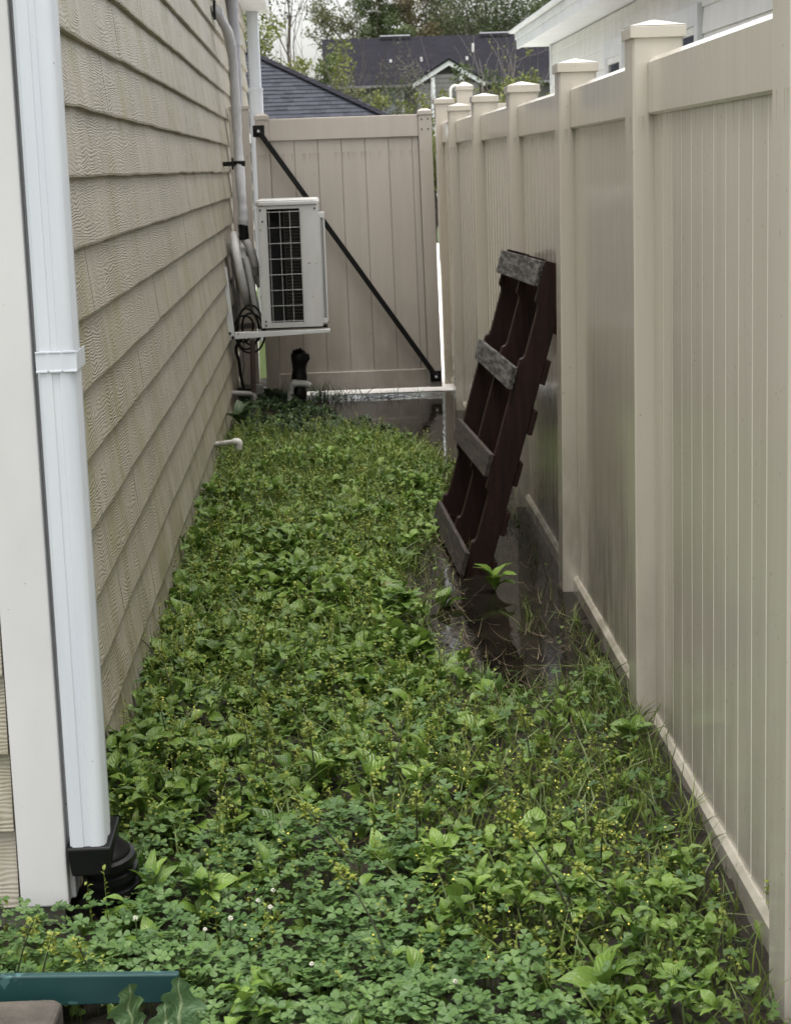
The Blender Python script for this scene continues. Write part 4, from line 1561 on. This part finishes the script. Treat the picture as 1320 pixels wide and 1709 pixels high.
# ---- clover carpet at the front
x, y = candidates(10500, 3.0, 5.2, 1.2)
keep = (rng.random(len(x)) < np.clip(cloveriness(x, y) * .9 + .06, 0, 1)) & in_yard(x, y) & ((y < 10.25 + .7 * fbm(x * 3, y * 2)) | (rng.random(len(x)) < .10)) & (x < right_edge(y) - .02)
bare = np.hypot((x - .045) / .05, (y - 3.93) / .09) < 1
under = ((y < 3.36) & (x < -.3)) | ((x < -.46) & (y < 3.9) & (y > 3.7))
keep &= ~bare & ~under
x, y = x[keep], y[keep]
n = len(x)
S1 = Scatter()
hgt = .03 + .075 * fbm(x * 7, y * 7) + rng.uniform(-.022, .022, n)
pos = np.stack([x, y, hsoil(x, y) + hgt], -1)
el = rng.normal(-.0, .28, n)
rot = basis(rng.uniform(0, 6.28, n), el, rng.normal(0, .28, n))
S1.add(clover_proto(), pos, rot, rng.uniform(.0115, .0200, n), np.clip(.15 + .7 * fbm(x * 5, y * 5 + 4) + rng.normal(0, .2, n), 0, 1))
tag(link('clover_patch', S1.mesh('clover_patch', MAT['clover'])), 'low carpet of blue green clover leaves at the front', 'clover', None, 'stuff')
S1s = Scatter()
sub = rng.random(n) < .6
bl = pos[sub].copy()
bl[:, 2] = hsoil(bl[:, 0], bl[:, 1]) - .004
S1s.add(blade_proto(.1), bl, basis(rng.uniform(0, 6.28, len(bl)), np.zeros(len(bl)), np.zeros(len(bl))), np.stack([np.full(len(bl), .0016), np.full(len(bl), .02), pos[sub][:, 2] - bl[:, 2]], -1), rng.random(len(bl)) * .5)
tag(link('clover_stems', S1s.mesh('clover_stems', MAT['grass'])), 'thin stems under the clover leaves', 'clover', None, 'stuff')

# ---- broad leaved weeds in rosettes
PROT = [leaf_proto(k) for k in ('spoon', 'ovate', 'lance', 'wavy')]


def rosettes(S_, x, y, lmin, lmax, nmin, nmax, el0, probs, lift=.0, tbase=.35, tv=.22, narrow=1.0):
    for i in range(len(x)):
        m = rng.integers(nmin, nmax + 1)
        k = rng.choice(4, p=probs)
        az = rng.uniform(0, 6.28) + np.arange(m) * 2.4 + rng.normal(0, .3, m)
        el = rng.normal(el0, .40, m)
        L = rng.uniform(lmin, lmax, m) * rng.uniform(.7, 1.2) * (1 - .45 * float(smoothstep(7.5, 10.8, y[i]))) * (1 - .3 * float(smoothstep(.1, .3, x[i]) * smoothstep(4.6, 4.0, y[i])))
        z = float(hsoil(x[i], y[i])) + lift + rng.uniform(0, .03, m) + .07 * float(smoothstep(.45, .75, fbm(x[i] * 5 + 4, y[i] * 4)))
        pos = np.stack([x[i] + rng.normal(0, .006, m), y[i] + rng.normal(0, .006, m), z], -1)
        t_ = np.clip(tbase + rng.normal(0, tv) + rng.normal(0, .16, m), 0, 1)
        S_.add(PROT[k], pos, basis(az, el, rng.normal(0, .3, m)), np.stack([L * narrow, L, L], -1), t_)


x, y = candidates(9500, 2.95, 12.2, .95)
g_, c_ = grassiness(x, y), cloveriness(x, y)
clump = smoothstep(.28, .6, fbm(x * 4.2 + 2, y * 3.4 + 8))
dens = (1 - .88 * g_) * (1 - .72 * c_) * (.16 + .84 * clump) * (1 - .55 * smoothstep(6.0, 9.5, y))
edge = smoothstep(-.02, .16, puddle_d(x, y))
keep = (rng.random(len(x)) < dens * (.03 + .97 * edge)) & in_yard(x, y) & ((y < 10.25 + .7 * fbm(x * 3, y * 2)) | (rng.random(len(x)) < .10)) & (x < right_edge(y) - .05) & (puddle_d(x, y) > -.05)
keep &= ~(np.hypot((x - .045) / .06, (y - 3.93) / .10) < 1) & ~((y < 3.37) & (x < -.30)) & ~((x < -.46) & (y < 3.92) & (y > 3.70))
x, y = x[keep], y[keep]
S2 = Scatter()
rosettes(S2, x, y, .026, .070, 4, 8, .62, [.36, .30, .16, .18], .0, .45, .28)
tag(link('broadleaf_weeds', S2.mesh('broadleaf_weeds', MAT['broad'])), 'dense broad leaved green weeds filling the passage floor', 'weeds', None, 'stuff')

# small filler leaves between
x, y = candidates(36000, 2.95, 12.3, .9)
edge = smoothstep(-.03, .12, puddle_d(x, y))
keep = (rng.random(len(x)) < (1 - .65 * grassiness(x, y)) * (1 - .7 * cloveriness(x, y)) * (.06 + .94 * edge)) & in_yard(x, y) & ((y < 10.25 + .7 * fbm(x * 3, y * 2)) | (rng.random(len(x)) < .10)) & (x < right_edge(y) - .01) & (puddle_d(x, y) > -.10)
keep &= ~(np.hypot((x - .045) / .05, (y - 3.93) / .09) < 1) & ~((y < 3.37) & (x < -.30)) & ~((x < -.46) & (y < 3.9) & (y > 3.72))
x, y = x[keep], y[keep]
n = len(x)
S3 = Scatter()
pos = np.stack([x, y, hsoil(x, y) + rng.uniform(.002, .035, n)], -1)
L = rng.uniform(.014, .034, n)
S3.add(leaf_proto('ovate', 2, 4), pos, basis(rng.uniform(0, 6.28, n), rng.normal(.25, .5, n), rng.normal(0, .5, n)), np.stack([L * 1.25, L, L], -1), np.clip(.3 + .5 * fbm(x * 4, y * 4) + rng.normal(0, .22, n), 0, 1))
tag(link('low_ground_cover', S3.mesh('low_ground_cover', MAT['broad'])), 'small leaved ground cover between the bigger weeds', 'weeds', None, 'stuff')

# ---- dark weeds on the mound under the air conditioner
n = 1500
x = rng.uniform(-.56, .40, n)
y = rng.uniform(10.25, 12.4, n)
keep = puddle_d(x, y) > -.02
x, y = x[keep], y[keep]
S4 = Scatter()
rosettes(S4, x, y, .03, .065, 5, 8, .6, [.2, .35, .3, .15], .0, .35, .25)
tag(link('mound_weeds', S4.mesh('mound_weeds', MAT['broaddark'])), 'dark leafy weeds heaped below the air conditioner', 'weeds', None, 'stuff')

# ---- grass
x, y = candidates(52000, 2.95, 11.2, .8)
g_ = grassiness(x, y)
pd = puddle_d(x, y)
dens = np.clip(g_ * .95 + .30 * (1 - cloveriness(x, y)) + .22 * smoothstep(5.5, 8, y) + .3 * smoothstep(.15, .4, x) * smoothstep(4.4, 3.6, y) + .25 * smoothstep(.9, .78, np.abs(x - .1) + .2), 0, 1) * smoothstep(-.08, .10, pd)
tuft = smoothstep(.30, .62, fbm(x * 9, y * 9 + 2))
fence_e = smoothstep(.16, .0, right_edge(y) - x) * .9
keep = (rng.random(len(x)) < np.clip(dens * (.25 + .75 * tuft) + fence_e * .3 * smoothstep(-.1, .05, pd), 0, 1)) & in_yard(x, y) & ((y < 10.25 + .7 * fbm(x * 3, y * 2)) | (rng.random(len(x)) < .10)) & (x < right_edge(y) + .03)
keep &= ~((y < 3.37) & (x < -.30)) & ~((x < -.46) & (y < 3.9) & (y > 3.72))
x, y = x[keep], y[keep]
n = len(x)
S5 = Scatter()
part = rng.integers(0, 3, n)
for k, b in enumerate((.25, .7, 1.2)):
    m = part == k
    nn = m.sum()
    h = rng.uniform(.045, .13, nn) * (1 - .35 * cloveriness(x[m], y[m]))
    S5.add(blade_proto(b), np.stack([x[m], y[m], hsoil(x[m], y[m]) - .004], -1), basis(rng.uniform(0, 6.28, nn), rng.normal(0, .22, nn), rng.normal(0, .3, nn)), np.stack([rng.uniform(.0028, .006, nn), h, h], -1), np.clip(.15 + .7 * fbm(x[m] * 6, y[m] * 6) + rng.normal(0, .25, nn), 0, 1))
tag(link('grass', S5.mesh('grass', MAT['grass'])), 'grass tufts along the foot of the fence', 'grass', None, 'stuff')

x, y = candidates(9000, 5.3, 9.0, 1.0)
keep = (puddle_d(x, y) < .05) & (puddle_d(x, y) > -.22) & (fbm(x * 8 + 1, y * 5 + 3) > .64) & (x < right_edge(y))
x, y = x[keep], y[keep]
n = len(x)
S5b = Scatter()
h = rng.uniform(.03, .10, n)
S5b.add(blade_proto(.9), np.stack([x, y, np.full(n, -.012)], -1), basis(rng.uniform(0, 6.28, n), rng.normal(.4, .5, n), rng.normal(0, .4, n)), np.stack([rng.uniform(.002, .004, n), h, h], -1), rng.random(n) * .8)
tag(link('drowned_grass', S5b.mesh('drowned_grass', MAT['grass'])), 'drowned grass blades breaking the puddle surface', 'grass', None, 'stuff')

n = 260
x = rng.uniform(-.32, .62, n) ** 1
x = np.where(rng.random(n) < .7, -.32 + .5 * (x + .32), x)
y = rng.uniform(12.30, 12.53, n)
S5c = Scatter()
h = rng.uniform(.04, .17, n) * (1 - .5 * smoothstep(.0, .5, x))
S5c.add(blade_proto(.6), np.stack([x, y, np.full(n, -.012)], -1), basis(rng.uniform(0, 6.28, n), rng.normal(.1, .35, n), rng.normal(0, .4, n)), np.stack([rng.uniform(.003, .006, n), h, h], -1), rng.random(n) * .4)
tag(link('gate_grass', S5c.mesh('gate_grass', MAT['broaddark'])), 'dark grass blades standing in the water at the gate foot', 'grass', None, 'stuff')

# ---- straw and dead blades on the mud
x, y = candidates(5200, 3.4, 9.5, .8)
keep = ((rng.random(len(x)) < grassiness(x, y) * .75 + .04) | (np.hypot((x - .045) / .09, (y - 3.93) / .13) < 1) | ((np.abs(puddle_d(x, y) + .06) < .13) & (rng.random(len(x)) < .7))) & in_yard(x, y) & ((y < 10.25 + .7 * fbm(x * 3, y * 2)) | (rng.random(len(x)) < .10)) & (x < right_edge(y))
x, y = x[keep], y[keep]
n = len(x)
S6 = Scatter()
h = rng.uniform(.03, .11, n)
S6.add(blade_proto(.5), np.stack([x, y, np.maximum(hsoil(x, y), -.006) + rng.uniform(.004, .02, n)], -1), basis(rng.uniform(0, 6.28, n), rng.normal(1.45, .2, n), rng.normal(0, 1.2, n)), np.stack([rng.uniform(.0015, .0032, n), h, h], -1), rng.random(n))
tag(link('dead_straw', S6.mesh('dead_straw', MAT['straw'])), 'dead straw lying on the wet mud', 'straw', None, 'stuff')


# ---- yellowish sprigs: thin stem with tiny leaves and buds, the soft haze of the front right
def sprig_scatter(S_, Sb, x, y, hmin, hmax):
    n = len(x)
    h = rng.uniform(hmin, hmax, n)
    z = hsoil(x, y)
    az = rng.uniform(0, 6.28, n)
    lean = rng.normal(0, .12, n)
    bs = basis(az, lean, np.zeros(n))
    S_.add(blade_proto(.12), np.stack([x, y, z], -1), bs, np.stack([np.full(n, .0022), h, h], -1), rng.random(n) * .6)
    up = bs[:, :, 2]
    for k in range(9):
        t = .35 + .065 * k + rng.uniform(-.02, .02, n)
        p = np.stack([x, y, z], -1) + up * (h * t)[:, None] + bs[:, :, 1] * (h * .12 * t * t)[:, None]
        L = rng.uniform(.007, .014, n)
        Sb.add(leaf_proto('ovate', 2, 3), p, basis(rng.uniform(0, 6.28, n), rng.normal(.4, .4, n), rng.normal(0, .5, n)), np.stack([L * 1.2, L, L], -1), np.clip(rng.normal(.55, .25, n), 0, 1))


x, y = candidates(6500, 3.2, 10.5, .85)
front_right = smoothstep(-.05, .3, x) * smoothstep(4.9, 4.2, y)
keep = (rng.random(len(x)) < (.14 + .5 * front_right + .22 * smoothstep(.45, .6, fbm(x * 3, y * 2 + 6))) * (1 - .6 * grassiness(x, y))) & dry_ok(x, y) & in_yard(x, y) & ((y < 10.25 + .7 * fbm(x * 3, y * 2)) | (rng.random(len(x)) < .10)) & (x < right_edge(y) - .02)
keep &= ~((y < 3.37) & (x < -.30)) & ~((x < -.46) & (y < 3.9) & (y > 3.72))
x, y = x[keep], y[keep]
S7, S8 = Scatter(), Scatter()
sprig_scatter(S7, S8, x, y, .06, .15)
xs, ys = candidates(900, 3.7, 9.6, .9)
kp = dry_ok(xs, ys, .05) & (xs < .42) & (xs > -.55) & (rng.random(len(xs)) < 1 - .7 * grassiness(xs, ys))
sprig_scatter(S7, S8, xs[kp], ys[kp], .11, .23)
tag(link('sprig_stems', S7.mesh('sprig_stems', MAT['grass'])), 'fine stems of the yellowish sprigs among the weeds', 'weeds', None, 'stuff')
tag(link('sprig_leaves', S8.mesh('sprig_leaves', MAT['bud'])), 'tiny yellow green leaves and buds of slender weeds', 'weeds', None, 'stuff')

# tiny yellow flowers
m = rng.random(len(x)) < .09 + .22 * smoothstep(0, .4, x) * smoothstep(4.6, 4.0, y)
xf, yf = x[m], y[m]
n = len(xf)
S9 = Scatter()
for k in range(3):
    a = rng.uniform(0, 6.28, n)
    S9.add(leaf_proto('ovate', 2, 3), np.stack([xf + rng.normal(0, .01, n), yf + rng.normal(0, .01, n), hsoil(xf, yf) + rng.uniform(.07, .14, n)], -1), basis(a, rng.normal(.3, .6, n), rng.normal(0, .5, n)), np.tile(np.array([[.0072, .0055, .0055]]), (n, 1)), rng.random(n))
tag(link('yellow_blossoms', S9.mesh('yellow_blossoms', MAT['yellow'])), 'tiny yellow blossoms scattered among the weeds at front right', 'flowers', None, 'stuff')


# ------------------------------------------------------------------ tall flowering weeds, one by one
def make_stalk(name, h, stem_mat, label, group, nleaf, headlen, seed, cat='weed'):
    r_ = np.random.default_rng(seed)
    t = thing(name, (0, 0, 0), label, cat, group)
    bend = r_.normal(0, .05, 2)
    P_ = [(bend[0] * (k / 8) ** 2 * h * 3, bend[1] * (k / 8) ** 2 * h * 3, h * k / 8) for k in range(9)]
    obj('stem', MB().tube(P_, [.0028 * (1 - .6 * k / 8) for k in range(9)], 6), stem_mat, t, 0, True)
    s = Scatter()
    for k in range(nleaf):
        tt = .08 + .5 * k / max(nleaf, 1)
        i = int(tt * 8)
        L = np.array([.055 * (1 - .5 * tt)]) * r_.uniform(.8, 1.2)
        s = Scatter()
        s.add(PROT[2 if k % 2 else 1], np.array([P_[i]]), basis(np.array([r_.uniform(0, 6.28)]), np.array([r_.uniform(.3, .9)]), np.array([0.])), np.stack([L, L, L], -1), r_.random(1))
        link('leaf', s.mesh('leaf', MAT['broad']), t)
    s = Scatter()
    m_ = 46
    tt = 1 - headlen * r_.random(m_) ** .8
    base = np.array([[np.interp(q, np.linspace(0, 1, 9), [p[j] for p in P_]) for j in range(3)] for q in tt])
    az = r_.uniform(0, 6.28, m_)
    rad = .012 * (1.15 - (tt - (1 - headlen)) / headlen)
    base[:, 0] += np.cos(az) * rad
    base[:, 1] += np.sin(az) * rad
    L = r_.uniform(.007, .013, m_)
    s.add(leaf_proto('ovate', 2, 3), base, basis(az, r_.normal(.5, .4, m_), r_.normal(0, .4, m_)), np.stack([L * 1.3, L, L], -1), r_.uniform(.2, 1, m_))
    link('flower_head', s.mesh('flower_head', MAT['bud']), t)
    return t


proto = [make_stalk('flowering_weed', .19, MAT['darkstem'], 'slim flowering weed with pale green spike among the broad leaves', 'slim flowering weeds in the passage', 3, .22, 1),
         make_stalk('flowering_weed', .16, MAT['stem'], 'slim flowering weed with pale green spike among the broad leaves', 'slim flowering weeds in the passage', 2, .35, 2),
         make_stalk('flowering_weed', .23, MAT['darkstem'], 'slim flowering weed with pale green spike among the broad leaves', 'slim flowering weeds in the passage', 4, .16, 3)]
spots = [((285, 1290), 'tallest slim flowering weed standing close to the siding past the downspout'),
         ((418, 1300), 'slim flowering weed level with the downspout foot in the middle of the left weeds'),
         ((300, 1215), 'slim flowering weed beside the tallest one near the siding'),
         ((420, 1165), 'slim flowering weed at the left small puddle in the weeds'),
         ((450, 1245), 'slim flowering weed just right of the small left puddle'),
         ((470, 1130), 'slim flowering weed beyond the small left puddle'),
         ((560, 1220), 'slim flowering weed in the very middle of the passage'),
         ((605, 1250), 'slim flowering weed right of the one in the middle of the passage'),
         ((655, 1330), 'slim flowering weed left of the grassy patch near the fence post'),
         ((530, 1340), 'pale green flowering spike where clover gives way to broad leaves'),
         ((575, 1450), 'pale green flowering spike beside the bare soil spot, left side'),
         ((612, 1500), 'pale green flowering spike in front of the bare soil spot'),
         ((700, 1440), 'pale green flowering spike right of the bare soil spot'),
         ((720, 1310), 'pale green flowering spike where broad leaves meet the grass'),
         ((515, 960), 'thin flowering stalk level with the pallet foot, left of the middle'),
         ((590, 1060), 'thin flowering stalk level with the near end of the puddle'),
         ((610, 940), 'thin flowering stalk left of the wet edge by the pallet'),
         ((640, 860), 'thin flowering stalk nearest the far side of the pallet foot'),
         ((525, 850), 'thin flowering stalk farthest away, level with the drain stub'),
         ((680, 1180), 'thin flowering stalk at the grassy near end of the puddle'),
         ((655, 1620), 'yellowish flowering spike at the front in the middle of the clover'),
         ((890, 1330), 'yellowish flowering spike in the grass left of the fence post foot'),
         ((845, 1450), 'yellowish flowering spike between bare soil spot and fence rail'),
         ((960, 1580), 'yellowish flowering spike at front right, left of the fence rail'),
         ((1000, 1480), 'yellowish flowering spike nearest the middle of the bottom fence rail'),
         ((380, 1400), 'pale green flowering spike right of the black drain elbow'),
         ((1070, 1600), 'yellowish flowering spike closest to the near fence post')]
used = [0, 0, 0]
for i, ((px, py), lab) in enumerate(spots):
    k = i % 3
    p = at(px, py, 2, 0.0)
    z = float(hsoil(p[0], p[1])) - .005
    loc = (float(p[0]), float(p[1]), z)
    rz, s_ = random.uniform(0, 6.28), random.uniform(.8, 1.15)
    if used[k] == 0:
        proto[k].location = loc
        proto[k].rotation_euler = (0, 0, rz)
        proto[k]['label'] = lab
        used[k] = 1
    else:
        copy_tree(proto[k], loc, rz, s_, lab, random.uniform(-.12, .12))

# named single weeds that stand out
def single(px, py, h, label, seed, tilt=0.0, nl=3, hd=.3):
    t = make_stalk('tall_weed', h, MAT['darkstem'], label, None, nl, hd, seed)
    p = at(px, py, 2, .0)
    t.location = (float(p[0]), float(p[1]), float(hsoil(p[0], p[1])) - .005)
    t.rotation_euler = (0, tilt, 0)


single(1275, 1560, .17, 'dark stalked weed standing against the near fence rail', 91, .12, 2, .45)
single(275, 1130, .17, 'thin weed leaning on the house siding past the downspout', 92, -.22, 1, .2)
single(15, 1625, .22, 'dark stemmed weed growing before the house foundation behind the green board', 93, .12, 2, .2)
single(58, 1615, .17, 'stout weed stalk in front of the white corner board foot', 94, .10, 3, .3)
single(162, 1600, .14, 'sprawling weed in front of the black drain elbow', 95, -.25, 2, .4)

# ------------------------------------------------------------------ white clover flowers
cf = thing('clover_flower', (0, 0, 0), 'white clover blossom on a thin stalk above the clover leaves', 'flower', 'white clover blossoms')
obj('stalk', MB().tube([(0, 0, 0), (.003, 0, .04), (.0, .003, .085)], .0014, 6), MAT['stem'], cf)
s = Scatter()
m_ = 70
az = rng.uniform(0, 6.28, m_)
el = np.arcsin(rng.uniform(-.5, 1, m_))
s.add(leaf_proto('ovate', 2, 3), np.tile(np.array([[0, .003, .088]]), (m_, 1)), basis(az, el, np.zeros(m_)), np.tile(np.array([[.0042, .0062, .006]]), (m_, 1)), rng.random(m_))
link('blossom', s.mesh('blossom', MAT['petal']), cf)
first = True
for px, py, lab in ((471, 1396, 'white clover blossom standing alone farthest back'), (429, 1494, 'left blossom of the close trio of white clover'), (450, 1510, 'lower right blossom of the close trio of white clover'),
                    (385, 1530, 'white clover blossom just left of the trio'), (454, 1477, 'upper blossom of the close trio of white clover'), (758, 1627, 'white clover blossom alone at front right of the middle'),
                    (519, 1599, 'white clover blossom nearest below the trio'), (341, 1539, 'white clover blossom midway between the trio and the drain elbow'), (226, 1527, 'white clover blossom beside the black drain elbow')):
    p = at(px, py, 2, .045)
    loc = (float(p[0]), float(p[1]), .045 - .088)
    if first:
        cf.location = loc
        cf['label'] = lab
        first = False
    else:
        copy_tree(cf, loc, random.uniform(0, 6), random.uniform(.8, 1.0), lab)


# ------------------------------------------------------------------ larger leafy weeds one can pick out
def leafy(name, loc, label, n, L0, L1, mat, seed, kinds=(0, 1), el=.6, group=None, tb=.5):
    r_ = np.random.default_rng(seed)
    t = thing(name, loc, label, 'weed', group)
    for k in range(n):
        s = Scatter()
        L = np.array([r_.uniform(L0, L1)])
        s.add(PROT[kinds[k % len(kinds)]], np.array([np.array(loc) + (0, 0, r_.uniform(0, .02))]), basis(np.array([k * 2.4 + r_.normal() * .3]), np.array([r_.normal(el, .22)]), np.array([r_.normal() * .25])), np.stack([L, L, L], -1), np.clip([tb + r_.normal() * .2], 0, 1))
        link('leaf', s.mesh('leaf', mat), t)
    return t


big = [((240, 1260), 'large leaved weed against the siding just past the downspout'), ((265, 1190), 'large leaved weed by the siding, second beyond the downspout'),
       ((215, 1455), 'large leaved weed touching the black drain elbow'), ((285, 1400), 'large leaved weed right of the downspout bottom'),
       ((330, 1500), 'large leaved weed among the white clover blossoms'), ((375, 1290), 'large leaved weed below the small left puddle'),
       ((540, 1330), 'large leaved weed behind the clover carpet in the middle'), ((640, 1440), 'upright leaved weed at the bare soil spot'),
       ((800, 1250), 'large leaved weed in front of the near puddle end'), ((790, 1340), 'large leaved weed left of the grass by the fence post'),
       ((830, 1490), 'large leaved weed right of the bare soil spot toward the fence'), ((890, 1430), 'large leaved weed in the grass below the fence post'),
       ((620, 1330), 'large leaved weed left of the middle flowering spike'), ((1010, 1650), 'large leaved weed at the very front right'),
       ((1090, 1520), 'large leaved weed by the bottom rail of the near fence panel'), ((350, 1120), 'large leaved weed by the siding level with the near puddle end'),
       ((450, 1040), 'large leaved weed left of the middle, level with the second fence post'), ((560, 1010), 'large leaved weed in the middle, level with the pallet'),
       ((660, 1040), 'large leaved weed at the wet edge before the pallet'), ((600, 830), 'large leaved weed far off, left of the pallet'),
       ((740, 1010), 'large leaved weed standing in the puddle edge'), ((180, 1545), 'large leaved weed between drain elbow and green board'),
       ((205, 1515), 'large leaved weed covering the foot of the black drain elbow'), ((140, 1570), 'large leaved weed below the black drain socket beside the corner board'),
       ((60, 1575), 'large leaved weed before the foundation under the white corner board')]
for i, ((px, py), lab) in enumerate(big):
    p = at(px, py, 2, .0)
    leafy('leafy_weed', (float(p[0]), float(p[1]), float(hsoil(p[0], p[1]))), lab, 6, .06, .10, MAT['broad'], 200 + i, ((0, 1), (1, 3), (0, 0))[i % 3], .7, 'large spoon leaved weeds', .6)
p = at(745, 860, 2, 0)
leafy('leafy_weed', (float(p[0]), float(p[1]), .0), 'round leaved weed growing through the foot of the pallet', 5, .08, .11, MAT['broad'], 301, (0, 1), .8)
p = at(825, 985, 2, 0)
leafy('leafy_weed', (float(p[0]), float(p[1]), .0), 'bright leaved weed in the puddle before the pallet', 6, .08, .12, MAT['broad'], 302, (1, 0), .7, None, .9)
p = at(960, 1215, 2, 0)
leafy('leafy_weed', (float(p[0]), float(p[1]), .0), 'pale leaved seedling on the mud left of the fence post', 4, .06, .085, MAT['broad'], 303, (1, 2), .5, None, .9)
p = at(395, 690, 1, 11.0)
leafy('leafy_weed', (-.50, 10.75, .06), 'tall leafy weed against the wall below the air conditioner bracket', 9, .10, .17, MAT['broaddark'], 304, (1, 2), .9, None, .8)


def jagged(n_t):
    vs, uv = [], []
    nv, nu = 26, 4
    for i in range(nv + 1):
        t = i / nv
        env = .05 + .36 * math.sin(math.pi * min(1, t ** 1.1)) ** .7 if t < 1 else .01
        lobe = 1 + .34 * math.cos(t * n_t) + .10 * math.cos(t * n_t * 3.1)
        w = env * lobe if t > .1 else .035
        for j in range(nu + 1):
            u = j / nu * 2 - 1
            vs.append((u * w, t, .12 * math.sin(t * 3) - .2 * t * t + .22 * w * abs(u) + .03 * math.sin(t * 20 + u * 2)))
            uv.append((u, t))
    f = [(i * (nu + 1) + j, i * (nu + 1) + j + 1, (i + 1) * (nu + 1) + j + 1, (i + 1) * (nu + 1) + j) for i in range(nv) for j in range(nu)]
    return np.array(vs), np.array(uv), np.array(f)


def jagged_weed(loc, label, leaves, seed):
    r_ = np.random.default_rng(seed)
    t = thing('jagged_weed', loc, label, 'weed')
    for az, el, L, roll in leaves:
        s = Scatter()
        s.add(jagged(26), np.array([loc]), basis(np.array([R(az)]), np.array([R(el)]), np.array([R(roll)])), np.array([[L * .72, L, L]]), r_.random(1))
        link('leaf', s.mesh('leaf', MAT['jag']), t)
    return t


jagged_weed((-.372, 3.175, -.07), 'jagged grey green leaf standing before the green board', [(140, 66, .135, 180), (30, 40, .07, 180), (260, 40, .07, 0)], 1)
jagged_weed((-.335, 3.16, -.07), 'long jagged leaf with a pale midrib beside the green board end', [(62, 60, .145, 180), (95, 50, .10, 180), (10, 45, .10, 180), (-40, 40, .09, 0)], 2)
